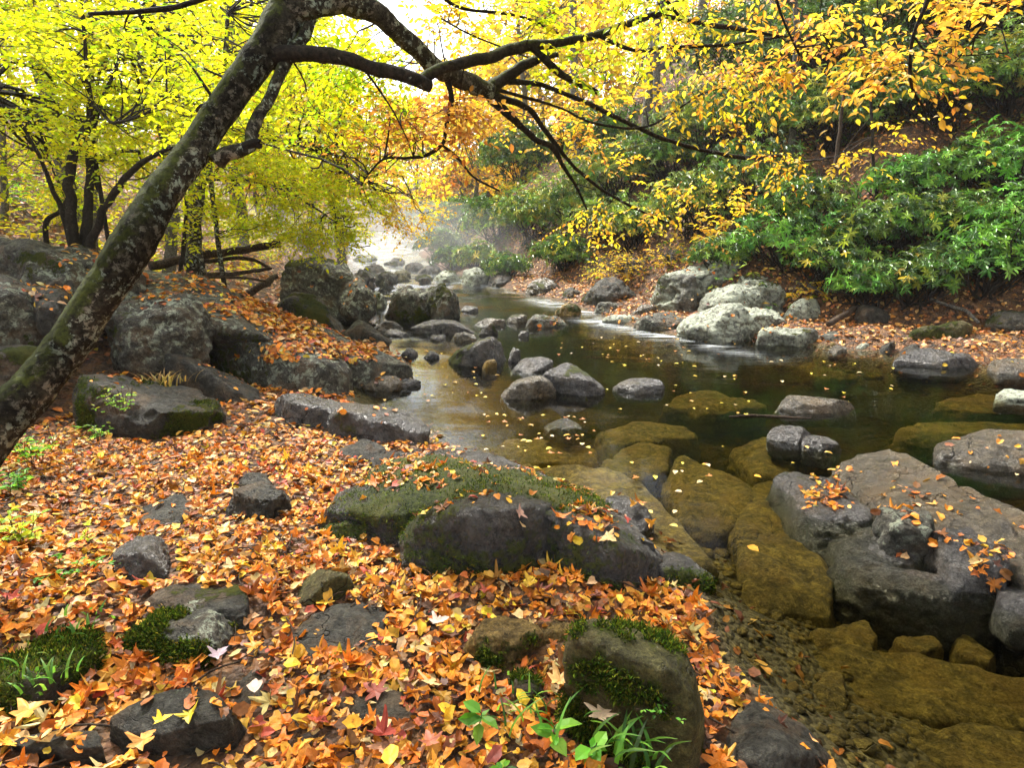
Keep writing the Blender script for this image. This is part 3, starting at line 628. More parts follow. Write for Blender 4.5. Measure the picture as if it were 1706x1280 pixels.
rock('river_stone', 'flat grey shard lying at the shore line', 'grey', [(S, [(1495, 590), (1515, 574), (1540, 573), (1530, 585), (1510, 594)], .25, .3)], amp=.08)
rock('river_stone', 'small brown stone at the left end of the leafy beach', 'brown', [(S, [(1380, 584), (1392, 573), (1412, 575), (1412, 585), (1395, 588)], .25, .4)], amp=.08)
rock('river_stone', 'small pale stone mid way along the beach edge', 'pale', [(S, [(1425, 580), (1437, 570), (1452, 573), (1452, 582), (1438, 585)], .25, .4)], amp=.08)
rock('boulder', 'green mossy boulder resting on the leafy beach', 'olive_green', [(S, [(1518, 552), (1545, 540), (1600, 530), (1626, 540), (1622, 558), (1590, 570), (1550, 568)], .6, .25)], 'boulder', amp=.06, moss=.5, leaves_=6)
rock('rock_slab', 'flat grey rock right behind the green boulder', 'lichen', [(S, [(1525, 535), (1540, 517), (1580, 514), (1625, 522), (1632, 540), (1580, 540)], .7, .5, 8.9)], amp=.08, leaves_=10)
rock('boulder', 'mossy white streaked boulder cut by the right edge above the beach', 'lichen', [(S, [(1645, 540), (1668, 515), (1730, 505), (1790, 515), (1790, 550), (1700, 548)], .9, .3)], 'boulder', amp=.08, moss=.4)
rock('boulder', 'dark rock in shadow under the rhododendron by the beach', 'grey', [(S, [(1420, 535), (1432, 512), (1460, 508), (1490, 525), (1480, 540), (1445, 542)], .7, .2)], 'boulder', amp=.08)
rock('boulder', 'small lichened stone between outcrop and beach', 'pale', [(S, [(1305, 530), (1322, 498), (1360, 496), (1378, 526), (1340, 538)], .6, .3)], amp=.09, leaves_=10)
rock('rock_slab', 'smooth wet grey slab sloping from the beach into the water', 'wet', [(S, [(1490, 600), (1530, 580), (1570, 577), (1615, 585), (1650, 610), (1600, 618), (1530, 612)], .7, .55)], amp=.05, leaves_=5)
rock('rock_slab', 'flat wet ledge at the right edge of the beach', 'brown', [(S, [(1640, 615), (1665, 598), (1710, 596), (1760, 610), (1740, 628), (1680, 625)], .5, .5)], amp=.05, leaves_=5)
# --- right side of the pool
rock('rock_slab', 'flat topped dark rock standing alone in the right pool', 'brown', [(S, [(1288, 672), (1308, 660), (1370, 659), (1418, 664), (1427, 684), (1400, 690), (1330, 690), (1298, 682)], .35, .45)], amp=.04, p=22)
rock('river_stone', 'small rounded wet rock with bright wet top in the right pool', 'wet', [(S, [(1278, 722), (1300, 710), (1340, 711), (1355, 725), (1330, 742), (1290, 735)], .3, .35), (S, [(1330, 740), (1350, 722), (1385, 730), (1404, 745), (1375, 753)], .25, .4)], amp=.06)
rock('boulder', 'broad smooth brown rock cut by the right edge', 'brown', [(S, [(1565, 738), (1620, 725), (1700, 718), (1830, 725), (1830, 800), (1700, 792), (1610, 780)], .8, .5)], 'boulder', amp=.05, leaves_=14)
rock('river_stone', 'small pale rock tip at the right edge of the current', 'pale', [(S, [(1660, 660), (1690, 647), (1740, 652), (1740, 670), (1690, 668)], .3, .4)], amp=.06)
rock('rock_slab', 'large smooth wet rock plate sloping down at the right', 'brown', [
    (PL, [(1395, 775, .06), (1440, 752, .09), (1490, 748, .14), (1560, 775, .16), (1620, 830, .16), (1720, 900, .14), (1720, 960, .08), (1600, 905, .08), (1480, 830, .09), (1400, 795, .06)], .1, .6),
    (PL, [(1600, 810, .08), (1660, 830, .11), (1760, 880, .11), (1800, 1000, .08), (1700, 960, .08)], .1, .6)],
    amp=.05, lvl=6, leaves_=70, strata=.09)
rock('boulder', 'cracked ledgy rock with lichen and wet leaves at the right', 'wet', [
    (PL, [(1297, 800, .02), (1335, 780, .08), (1400, 790, .11), (1450, 820, .12), (1440, 860, .06), (1390, 880, .0), (1335, 862, -.02)], .1, .5),
    (PL, [(1380, 870, .0), (1450, 850, .07), (1530, 870, .11), (1590, 905, .09), (1570, 940, .03), (1450, 935, -.02)], .1, .5),
    (PL, [(1400, 920, -.01), (1500, 915, .03), (1600, 950, .05), (1640, 990, .0), (1560, 1000, -.05), (1440, 965, -.05)], .1, .5),
    (PL, [(1555, 885, .15), (1640, 882, .17), (1680, 912, .16), (1675, 945, .13), (1600, 945, .12)], .1, .5)],
    'boulder', amp=.06, p=22, lvl=6, leaves_=150, moss=.10, strata=.07)
rock('boulder', 'lichen crusted block on top of the cracked ledgy rock', 'lichen', [(PL, [(1462, 850, .17), (1500, 832, .20), (1548, 850, .20), (1572, 878, .18), (1530, 890, .16), (1480, 880, .15)], .1, .3)], 'boulder', amp=.12, p=18, leaves_=14)
rock('river_stone', 'black rounded wet stone at the far right edge', 'wet', [(S, [(1660, 1010), (1680, 985), (1730, 980), (1760, 1000), (1740, 1040), (1690, 1035)], .25, .25)], amp=.05)
# --- foreground stones on the litter
rock('rock', 'dark cracked rock sitting on orange leaves below the pool boulder', 'grey', [(S, [(374, 848), (388, 815), (425, 805), (470, 820), (486, 845), (465, 868), (420, 878), (385, 865)], .35, .35)], amp=.09, lvl=6, leaves_=3)
rock('rock', 'small grey block leaning on the back of the dark cracked rock', 'grey', [(S, [(398, 812), (404, 790), (430, 786), (455, 805), (450, 822), (410, 822)], .2, .3)], amp=.08)
rock('rock', 'flat grey rock half buried in leaves at the left', 'grey', [(S, [(195, 880), (230, 850), (275, 834), (322, 850), (310, 872), (250, 885)], .4, .5)], amp=.08, leaves_=14)
rock('rock', 'wet black angular rock standing among the left leaves', 'wet', [(S, [(168, 955), (175, 925), (215, 895), (255, 898), (280, 935), (280, 970), (240, 978), (190, 968)], .3, .3)], amp=.08, p=20, lvl=6, leaves_=5)
rock('rock_slab', 'flat dark slab right behind the lichen patched mossy rock', 'grey', [(S, [(210, 1020), (218, 982), (300, 972), (390, 975), (418, 1010), (412, 1050), (330, 1055), (240, 1045)], .35, .55)], amp=.06, moss=.25, lvl=6, leaves_=8)
rock('rock', 'mossy rock with bright pale green lichen patch, lower left', 'lichen', [(S, [(192, 1075), (205, 1040), (260, 1016), (350, 1018), (392, 1050), (398, 1085), (350, 1108), (270, 1112), (215, 1098)], .35, .35)], amp=.07, moss=.50, mdir=(.3, -.9, .1), lvl=6, tuft=12000)
rock('rock', 'egg shaped olive rock in the middle of the leaf bank', 'olive_green', [(S, [(486, 1012), (500, 965), (535, 940), (570, 945), (588, 970), (570, 1010), (530, 1024)], .28, .2)], amp=.04, lvl=6)
rock('rock_slab', 'dark sloping slab with one curled rust leaf on it', 'grey', [(S, [(440, 1080), (500, 1030), (570, 1015), (625, 1035), (690, 1085), (650, 1105), (560, 1118), (470, 1112)], .4, .7)], amp=.05, lvl=6, leaves_=6)
rock('boulder', 'large angular rock with green moss cap, lower centre right', 'olive_green', [
    (S, [(942, 1045), (965, 1025), (1040, 1035), (1110, 1055), (1148, 1090), (1165, 1150), (1175, 1240), (1150, 1330), (1080, 1290), (1040, 1210), (985, 1130)], .45, .2)], 'boulder', amp=.05, p=18, moss=.50, mdir=(-.3, -.5, .7), lvl=6, tuft=22000, seed=4.4)
rock('rock', 'yellow ochre rock with dark moss holes left of the angular rock', 'ochre', [
    (S, [(765, 1110), (785, 1055), (820, 1035), (880, 1038), (910, 1060), (870, 1090), (830, 1120), (790, 1135)], .3, .3),
    (S, [(880, 1060), (910, 1040), (960, 1038), (975, 1062), (940, 1078), (890, 1082)], .22, .3)], amp=.1, moss=.2, mdir=(0, -1, 0), lvl=6, tuft=3000)
rock('rock_slab', 'brown weathered slab leading from the ochre rock to the ledge', 'brown', [(S, [(930, 1040), (960, 1005), (1030, 1008), (1100, 1035), (1130, 1068), (1060, 1060), (980, 1050)], .35, .6)], amp=.06, leaves_=8)
rock('boulder', 'grey speckled rock cut by the bottom edge beside the water', 'grey', [(S, [(1208, 1250), (1215, 1205), (1250, 1188), (1310, 1205), (1360, 1240), (1400, 1300), (1330, 1340), (1240, 1320)], .35, .4)], 'boulder', amp=.06, lvl=6, leaves_=4)
rock('rock_slab', 'upright grey stone tip with a pale leaf, bottom left', 'grey', [(S, [(365, 1180), (380, 1140), (410, 1126), (450, 1140), (475, 1165), (460, 1190), (400, 1195)], .25, .4)], amp=.06, lvl=6)
rock('rock_slab', 'long low dark slab crossing the bottom left leaves', 'grey', [(PL, [(180, 1195, .2), (230, 1160, .22), (340, 1140, .22), (400, 1150, .22), (380, 1195, .22), (280, 1220, .2), (200, 1215, .2)], .21, .15)], amp=.04, lvl=6, leaves_=14)
rock('rock_slab', 'flat dark stone showing in the bottom left corner', 'grey', [(PL, [(0, 1225, .19), (80, 1205, .2), (180, 1215, .2), (190, 1245, .19), (60, 1250, .19)], .19, .12)], amp=.04, leaves_=10)
rock('rock_slab', 'narrow half buried stone below the sloping slab', 'grey', [(S, [(540, 1190), (570, 1158), (640, 1158), (700, 1185), (690, 1205), (600, 1205)], .2, .5)], amp=.06, leaves_=6)
rock('river_stone', 'small black stone nearest the left arm of the ledge', 'wet', [(S, [(464, 935), (478, 923), (502, 923), (512, 933), (490, 942)], .12, .4)], amp=.06)
rock('river_stone', 'small black stone left of the olive egg rock', 'wet', [(S, [(418, 962), (430, 950), (455, 954), (468, 966), (440, 971)], .12, .4)], amp=.06)
rock('river_stone', 'small black stone beside the wet angular rock', 'wet', [(S, [(303, 972), (310, 952), (340, 948), (358, 962), (350, 976)], .12, .4)], amp=.06)
rock('rock_slab', 'dark flat stone surrounded by leaves under the ledge', 'grey', [(S, [(690, 1030), (720, 1000), (780, 996), (825, 1015), (800, 1040), (730, 1048)], .3, .7)], amp=.05, leaves_=12)
rock('rock', 'mossy buried stone with grass, left of the angular rock foot', 'grey', [(S, [(845, 1165), (860, 1130), (885, 1120), (903, 1145), (905, 1185), (870, 1190)], .18, .3)], amp=.07, moss=.45, tuft=2500, lvl=5)
rock('rock', 'low moss covered mound in the bottom left corner', 'grey', [(S, [(-60, 1130), (0, 1085), (60, 1070), (130, 1090), (160, 1140), (120, 1190), (40, 1215), (-60, 1200)], .5, .4)], amp=.06, moss=.75, lvl=6, tuft=26000)
rock('rock', 'pale green lichened rock tip at the left edge', 'pale', [(S, [(-50, 1045), (0, 1012), (40, 1008), (68, 1025), (40, 1045)], .3, .5, 2.1)], amp=.06)
# --- submerged stones
SUB = [
 ('tall dark submerged boulder left of the cracked rock', [(1235, 870), (1262, 800), (1300, 790), (1345, 860), (1370, 950), (1395, 1020), (1340, 1045), (1270, 1035), (1245, 960)], -.05, .3),
 ('golden submerged slab in the centre of the clear pool', [(1112, 790), (1135, 758), (1200, 765), (1250, 790), (1240, 850), (1200, 870), (1140, 850)], -.07, .3),
 ('submerged slab with pointed top behind the golden one', [(1225, 735), (1290, 725), (1350, 745), (1320, 790), (1260, 780)], -.08, .25),
 ('thin angular submerged slab edge along the near shore', [(1190, 980), (1250, 985), (1300, 1055), (1290, 1062), (1230, 1020)], -.08, .2),
 ('broad olive submerged slab at the lower right', [(1255, 1100), (1400, 1070), (1560, 1095), (1720, 1140), (1720, 1210), (1540, 1180), (1380, 1150)], -.10, .3),
 ('upright oval submerged stone in the lower right shallows', [(1360, 1145), (1375, 1118), (1400, 1116), (1413, 1145), (1408, 1190), (1380, 1195)], -.03, .3),
 ('round yellowish submerged stone at the near shore', [(1262, 1150), (1285, 1120), (1340, 1125), (1350, 1155), (1320, 1180), (1270, 1170)], -.06, .25),
 ('dark rectangular submerged block below the dark boulder', [(1360, 1050), (1440, 1030), (1465, 1065), (1440, 1090), (1380, 1082)], -.09, .25),
 ('long diagonal submerged slab toward the bottom edge', [(1410, 1150), (1450, 1160), (1560, 1250), (1620, 1300), (1540, 1300), (1440, 1210)], -.10, .3),
 ('rounded submerged boulder in the bottom right corner', [(1555, 1215), (1620, 1195), (1740, 1215), (1760, 1310), (1640, 1300), (1570, 1260)], -.07, .3),
 ('reddish submerged stone near the right edge shallows', [(1480, 1060), (1540, 1045), (1570, 1075), (1520, 1090)], -.1, .2),
 ('narrow olive submerged stone at the right edge', [(1590, 1050), (1630, 1060), (1670, 1090), (1640, 1100), (1600, 1080)], -.1, .2),
 ('flat submerged slab in the pool beyond the ledge', [(830, 740), (890, 725), (970, 735), (1010, 760), (940, 765), (860, 760)], -.10, .2),
 ('submerged dark edged slab below the oval stone', [(1000, 715), (1060, 700), (1140, 712), (1160, 728), (1080, 732), (1020, 730)], -.10, .2),
 ('green algae covered submerged rock in mid pool', [(1000, 770), (1040, 740), (1110, 745), (1110, 780), (1060, 795)], -.12, .2),
 ('brown submerged stone in front of the rounded rock', [(833, 690), (860, 675), (920, 680), (930, 695), (870, 702)], -.08, .2),
 ('submerged slab under the right current', [(1110, 670), (1160, 650), (1240, 655), (1270, 672), (1200, 685)], -.12, .2),
 ('pale submerged slab near the right bank', [(1330, 610), (1380, 600), (1430, 608), (1435, 620), (1370, 625)], -.10, .2),
 ('long dark submerged ledge across the right pool', [(1490, 720), (1560, 700), (1706, 705), (1760, 722), (1600, 730)], -.10, .2),
 ('tan submerged slab along the right edge current', [(1570, 665), (1640, 652), (1760, 655), (1760, 680), (1640, 682)], -.05, .2),
 ('submerged stone right of the golden slab', [(1130, 905), (1170, 880), (1225, 900), (1225, 950), (1180, 960)], -.22, .2),
 ('submerged slab under the left bright reflection', [(640, 700), (720, 660), (790, 680), (780, 720), (700, 735)], -.14, .2),
]
for lb, poly, z, th in SUB:
    cx_ = sum(p[0] for p in poly)/len(poly); cy_ = sum(p[1] for p in poly)/len(poly); poly = [(cx_+(a-cx_)*1.13, cy_+(b-cy_)*1.10) for a, b in poly]
    rock('submerged_rock', lb, 'olive', [(PL, poly, z-.08, th+.1)], amp=.07, lvl=5, p=9, cat='rock')

# stones no one could count on the bed: pebbles
def pebbles(n):
    D, Fc = ico(1); cand = np.c_[rng.uniform(-3, 9, n*4), 1.0+11*rng.random(n*4)**1.7]
    _, b = terrain(cand[:, 0], cand[:, 1]); dk = np.minimum(seg_dist(cand[:, 0], cand[:, 1], LSp), seg_dist(cand[:, 0], cand[:, 1], RSp)); keep = cand[(b > .3) & (dk > .08)][:n]; n = len(keep)
    z, _ = terrain(keep[:, 0], keep[:, 1])
    s = rng.uniform(.006, .02, n)*(1+.06*keep[:, 1])*rng.choice([1, 1, 1, 2.2], n); sc3 = np.c_[s, s*rng.uniform(.6, 1, n), s*rng.uniform(.3, .6, n)]
    th = rng.uniform(0, 6.3, n); c, s_ = np.cos(th), np.sin(th)
    Vt = D[None]*sc3[:, None]*(1+.12*rng.normal(size=(n, len(D), 1)))
    Vx = Vt[..., 0]*c[:, None]-Vt[..., 1]*s_[:, None]; Vy = Vt[..., 0]*s_[:, None]+Vt[..., 1]*c[:, None]
    V = np.stack([Vx+keep[:, :1], Vy+keep[:, 1:2], Vt[..., 2]+z[:, None]+s[:, None]*.2], -1).reshape(-1, 3)
    Fa = (Fc[None]+(np.arange(n)*len(D))[:, None, None]).reshape(-1, 3)
    tag(mesh_np('gravel', V, Fa, M['olive'], attrs={'moss': np.zeros(len(V))}), 'pebbles and cobbles covering the stream bed', 'gravel', kind='stuff')
pebbles(20000)

# ------------------------------------------------------------------ fallen leaves
MAPS = [maple(i, .32+.10*(i % 4)) for i in range(6)]; RAGS = [ragged(i, .15+.09*i) for i in range(5)]
def drop(g, P, nn, size, pal=LITTER, tilt=.45, near=None, lift=.02):
    n = len(P)
    if n == 0: return
    up = nrm(nn + rng.normal(0, tilt, (n, 3))*[1, 1, .3]); ax = rng.normal(size=(n, 3)); ax = ax-(ax*up).sum(1)[:, None]*up
    sz = size*np.minimum(rng.lognormal(-.05, .38, n), 1.55); col = pick(pal, n); P = P + nn*rng.uniform(.002, lift, (n, 1))
    near = np.zeros(n, bool) if near is None else near
    kind = rng.random(n)
    for i in range(6):
        k = np.where(near & (kind < .13) & (np.arange(n) % 6 == i))[0]
        if len(k): g.add(*leaves(MAPS[i], P[k]-nrm(ax[k])*sz[k, None]*.5, ax[k], up[k], sz[k]*1.25, sz[k]*1.25, col[k]))
    for i in range(5):
        k = np.where(near & (kind >= .13) & (np.arange(n) % 5 == i))[0]
        if len(k): g.add(*leaves(RAGS[i], P[k], ax[k], up[k], sz[k]*.85, sz[k]*.85, col[k]))
    k = np.where(~near)[0]
    if len(k): g.add(*leaves(OVAL, P[k], ax[k], up[k], sz[k]*.95, sz[k]*.75, col[k]))
def tnormal(x, y):
    e = .05; z0, _ = terrain(x, y); zx, _ = terrain(x+e, y); zy, _ = terrain(x, y+e)
    return z0, nrm(np.c_[-(zx-z0)/e, -(zy-z0)/e, np.ones(len(x))])
HG = {}
GX0, GY0, GS, GN = -7., .5, .03, (500, 320)
hm = np.full(GN, -9.)
for lb, (V, nn, Fc, nl, zone) in ROCKS.items():
    i = ((V[:, 0]-GX0)/GS).astype(int); j = ((V[:, 1]-GY0)/GS).astype(int); k = (i >= 0) & (j >= 0) & (i < GN[0]) & (j < GN[1])
    np.maximum.at(hm, (i[k], j[k]), V[k, 2])
def covered(x, y, z, m):
    i = np.clip(((x-GX0)/GS).astype(int), 0, GN[0]-1); j = np.clip(((y-GY0)/GS).astype(int), 0, GN[1]-1); return hm[i, j] > z+m
g = LeafGeo()
for (y0, y1, x0, x1, dens, size) in [(.6, 2.6, -4.4, 2.0, 2100, .042), (2.6, 4.4, -5.4, 2.2, 1500, .040), (4.4, 8, -7, 0, 520, .058)]:
    n = int((y1-y0)*(x1-x0)*dens); x = rng.uniform(x0, x1, n); y = rng.uniform(y0, y1, n); z, nn = tnormal(x, y)
    _, b = terrain(x, y); dn = fbm(np.c_[x, y, 0*x], 1.6, 2, 30.)
    k = (b < .35+.3*rng.random(n)) & (dn+.8 > rng.random(n)*.5)
    k &= ~covered(x, y, z, .012) | (rng.random(n) < .06)
    drop(g, np.c_[x, y, z][k], nn[k], size, near=y[k] < 4.0, lift=.03, tilt=.42)
g.build('leaf_litter', M['litter']); o = bpy.data.objects['leaf_litter']; tag(o, 'deep orange and brown fallen leaves carpeting the near bank', 'leaf litter', kind='stuff')
g = LeafGeo()
n = 110000; x = rng.uniform(0, 22, n); y = rng.uniform(4, 26, n); z, nn = tnormal(x, y); _, b = terrain(x, y); dr = seg_dist(x, y, RSp); dl = seg_dist(x, y, LSp)
k = (b < .3) & (dr < dl) & (dr < 9) & (rng.random(n) < np.where(dr < 3, 1., .45)); drop(g, np.c_[x, y, z][k], nn[k], .062, [(.58, .24, .05, 4), (.60, .34, .12, 4), (.34, .12, .03, 3), (.2, .08, .03, 3)], lift=.04)
g.build('leaf_litter', M['litter']); tag(bpy.data.objects['leaf_litter.001'], 'rusty fallen leaves covering the far right bank and beach', 'leaf litter', kind='stuff')
g = LeafGeo()
n = 22000; x = rng.uniform(-22, -1, n); y = rng.uniform(6, 24, n); z, nn = tnormal(x, y); _, b = terrain(x, y); dr = seg_dist(x, y, RSp); dl = seg_dist(x, y, LSp)
k = (b < .3) & (dl < dr); drop(g, np.c_[x, y, z][k], nn[k], .10, [(.60, .28, .10, 4), (.60, .38, .2, 4), (.42, .16, .06, 3), (.3, .12, .06, 2)], lift=.05)
g.build('leaf_litter', M['litter']); tag(bpy.data.objects['leaf_litter.002'], 'pale rusty fallen leaves on the left hillside behind the boulders', 'leaf litter', kind='stuff')
g = LeafGeo()
for lb, (V, nn, Fc, nl, zone) in ROCKS.items():
    if not nl: continue
    ok = (nn[:, 2] > .45) & (V[:, 2] > wlev(V[:, 0], V[:, 1])+.015)
    if zone:
        a, b_, _ = proj(V); zk = np.zeros(len(V), bool)
        for (xa, ya, xb, yb) in zone: zk |= (a > xa) & (a < xb) & (b_ > ya) & (b_ < yb)
        ok &= zk
    cl = fbm(V, 2.2, 2, 50.) + .3*fbm(V, 7, 2, 9.); k = np.where(ok)[0]
    if len(k) < 5: continue
    # equal-area-ish weight: by vertex area on the up-facing side
    wgt = np.clip(cl[k]+(.30 if nl < 3000 else .6), 0.015, 1)**1.5; k = rng.choice(k, nl, p=wgt/wgt.sum())
    yy = V[k, 1].mean(); drop(g, V[k], nn[k], .042 if yy < 5 else .058, near=V[k, 1] < 4.2, tilt=.3, lift=.012)
g.build('leaf_litter', M['litter']); tag(bpy.data.objects['leaf_litter.003'], 'scattered fallen leaves lying on top of the rocks', 'leaf litter', kind='stuff')

g = LeafGeo(); n = 16000; x = rng.uniform(-3, 8, n); y = rng.uniform(1.0, 9, n); z, nn = tnormal(x, y); _, b = terrain(x, y); dl = seg_dist(x, y, LSp); dr = seg_dist(x, y, RSp)
k = (b > .3) & (rng.random(n) < np.exp(-np.minimum(dl, dr)/.16)+.03); drop(g, np.c_[x, y, z][k], nn[k], .045, [(.30, .09, .02, 4), (.40, .17, .03, 3), (.16, .05, .02, 4), (.5, .28, .06, 1)], near=y[k] < 4, lift=.03)
tag(g.build('leaf_litter', M['litter']), 'dark sodden leaves sunk along the edge of the stream bed', 'leaf litter', kind='stuff')
n = 320; x = rng.uniform(-3, 1.6, n); y = 1.1+4.5*rng.random(n); z, nn = tnormal(x, y); _, b = terrain(x, y); k = b < .1; A = np.c_[x, y, z+.035][k]; th = rng.uniform(0, 6.3, len(A)); B_ = A+np.c_[np.cos(th), np.sin(th), rng.uniform(-.1, .1, len(A))]*rng.uniform(.05, .22, (len(A), 1))
t = np.linspace(0, 1, 5)[None, :, None]; Pt = A[:, None]*(1-t)+B_[:, None]*t + np.sin(np.pi*t)*rng.normal(0, .012, (len(A), 1, 3)); tg = Geo(); tg.add(*tubes(Pt, np.full((len(A), 5), .0024)*rng.uniform(.6, 1.7, (len(A), 1)), 5))
tag(tg.build('fallen_twigs', M['deadwood']), 'small broken twigs scattered through the fallen leaves', 'twigs', kind='stuff')
# single leaves that stand out
def lone(name, label, px, py, size, tpl, col, z=None, up=(0, 0, 1), rot=0., group=None, yy=None):
    if z is None and yy is None: p = surf(px, py)
    elif yy is not None: p = PY(px, py, yy)
    else: p = PZ(px, py, z)
    ax = np.array([[math.cos(rot), math.sin(rot), .0]]); g = LeafGeo()
    g.add(*leaves(tpl, -ax*size*.5+[0, 0, .004], ax, np.array([up], float), np.array([size]), np.array([size]), np.array([col])))
    o = g.build(name, M['litter']); o.location = p+np.array([0, 0, .01]); return tag(o, label, 'leaf', group)
def on_rock(px, py, key):                    # rock vertex nearest the camera along a pixel's ray
    V = ROCKS[key][0]; a, b_, d = proj(V); k = np.where((a-px)**2+(b_-py)**2 < 90)[0]
    if len(k) == 0: k = np.array([np.argmin((a-px)**2+(b_-py)**2)])
    j = k[np.argmin(d[k])]; return V[j], ROCKS[key][1][j]
def lone_on(name, label, px, py, size, tpl, col, key, rot=0.):
    p, n_ = on_rock(px, py, key); o = lone(name, label, px, py, size, tpl, col, z=0., up=tuple(n_), rot=rot); o.location = p+n_*.012; return o
LEDGE = 'long wet mossy rock ledge with leaves on its top, reaching into the pool'
lone_on('fallen_leaf', 'pinkish curled leaf on the mossy face of the ledge', 868, 845, .06, MAPS[1], (.55, .33, .26), LEDGE, 1.2)
lone_on('fallen_leaf', 'oval tan leaf lying against the moss of the ledge', 873, 871, .045, OVAL, (.6, .42, .2), LEDGE, 1.6)
lone_on('fallen_leaf', 'curled rust leaf alone on the dark sloping slab', 545, 1082, .07, maple(40, .3), (.50, .16, .03), 'dark sloping slab with one curled rust leaf on it', .4)
lone('fallen_leaf', 'bright yellow oval leaf at the edge of the dark sloping slab', 487, 1112, .055, OVAL, (.75, .5, .02), z=.24, rot=.2)
lone('fallen_leaf', 'pale lilac grey oak leaf right of the lichen patched rock', 370, 1092, .06, maple(43, .3), (.5, .38, .42), z=.26, rot=1.3)
lone('fallen_leaf', 'pale pinkish leaf resting on the upright stone tip', 426, 1150, .055, ragged(9, .2), (.62, .45, .34), z=.30, rot=1.9)
lone('fallen_leaf', 'large broad orange leaf at the bottom left corner', 60, 1185, .085, maple(45, .3), (.66, .30, .05), z=.30, rot=.9)
lone('fallen_leaf', 'large tan veined leaf on the bottom edge', 245, 1235, .07, maple(46, .3), (.62, .30, .07), z=.25, rot=1.4)
lone('fallen_leaf', 'yellow orange star leaf above the tan veined leaf', 275, 1205, .045, maple(47, .3), (.76, .50, .03), z=.26, rot=.6)
lone('fallen_leaf', 'dusty red maple leaf near the bottom centre', 715, 1238, .055, maple(48, .3), (.40, .13, .07), z=.24, rot=2.)
lone('fallen_leaf', 'pale silvery leaf beneath the dark flat stone', 735, 1040, .065, maple(49, .3), (.6, .5, .42), z=.24, rot=.5)
lone('fallen_leaf', 'long golden leaf stalk pointing at the bottom edge', 650, 1265, .06, ragged(12, .5), (.75, .42, .03), z=.24, rot=1.7)
lone('fallen_leaf', 'big pale orange maple leaf left of the angular rock', 940, 1140, .08, maple(51, .3), (.66, .38, .13), z=.25, rot=.2)
lone('fallen_leaf', 'pale five pointed leaf low beside the angular rock', 1005, 1190, .08, maple(52, .3), (.64, .46, .3), z=.24, rot=1.1)
lone('fallen_leaf', 'single orange leaf drifting above the dark submerged boulder', 1254, 917, .06, LONG, (.72, .33, .03), z=.004, rot=-.7)
lone('fallen_leaf', 'orange yellow leaf floating above the golden submerged slab', 1262, 797, .05, OVAL, (.72, .36, .03), z=.004, rot=-.4)
# floating leaves: individuals sharing four meshes
protos = []
zones = [((800, 690, 1010, 760), 42, 'small yellow leaf afloat in the bright pool beyond the ledge', 'leaves afloat beyond the ledge'),
         ((930, 560, 1230, 600), 34, 'tiny pale leaf drifting below the riffle', 'leaves drifting below the riffle'),
         ((1000, 600, 1500, 700), 46, 'tiny yellow leaf drifting on the dark right pool', 'leaves on the dark right pool'),
         ((640, 570, 830, 680), 26, 'tiny yellow leaf afloat near the triangular boulder', 'leaves afloat near the triangular boulder'),
         ((1050, 740, 1700, 830), 24, 'small tan leaf afloat around the cracked right rock', 'leaves afloat around the right rocks'),
         ((860, 775, 1180, 900), 14, 'small brown leaf afloat over the golden slab beside the ledge', 'leaves afloat beside the ledge')]
for i in range(5):
    gg = LeafGeo(); c = [(.72, .52, .06), (.68, .40, .08), (.62, .48, .25), (.70, .58, .05), (.5, .2, .05)][i]
    gg.add(*leaves([OVAL, RAGS[1], OVAL, OVAL, MAPS[2]][i], np.array([[-.03, 0, 0]]), np.array([[1., 0, 0]]), np.array([[0, 0, 1.]]), np.array([.06]), np.array([.045]), np.array([c])))
    protos.append(gg); 
pm = []
for i, gg in enumerate(protos):
    o = gg.build('floating_leaf', M['litter']); pm.append(o)
used = set()
for (z4, cnt, lb, gr) in zones:
    for j in range(cnt):
        for tr_ in range(30):
            px = random.uniform(z4[0], z4[2]); py = random.uniform(z4[1], z4[3]); p = PZ(px, py, .006)
            if inside(np.array([p[0]]), np.array([p[1]]))[0] and tz(p[0], p[1]) < -.03: break
        else: continue
        i = random.randrange(5)
        if i in used: o = pm[i].copy(); C.objects.link(o)
        else: o = pm[i]; used.add(i)
        s_ = random.uniform(.45, .95)*(1 if p[1] < 6 else 1.1)
        o.location = (p[0], p[1], wlev(p[0], p[1])+.012); o.rotation_euler = (random.uniform(-.08, .08), random.uniform(-.08, .08), random.uniform(0, 6.3)); o.scale = (s_, s_, s_)
        tag(o, lb, 'leaf', gr)

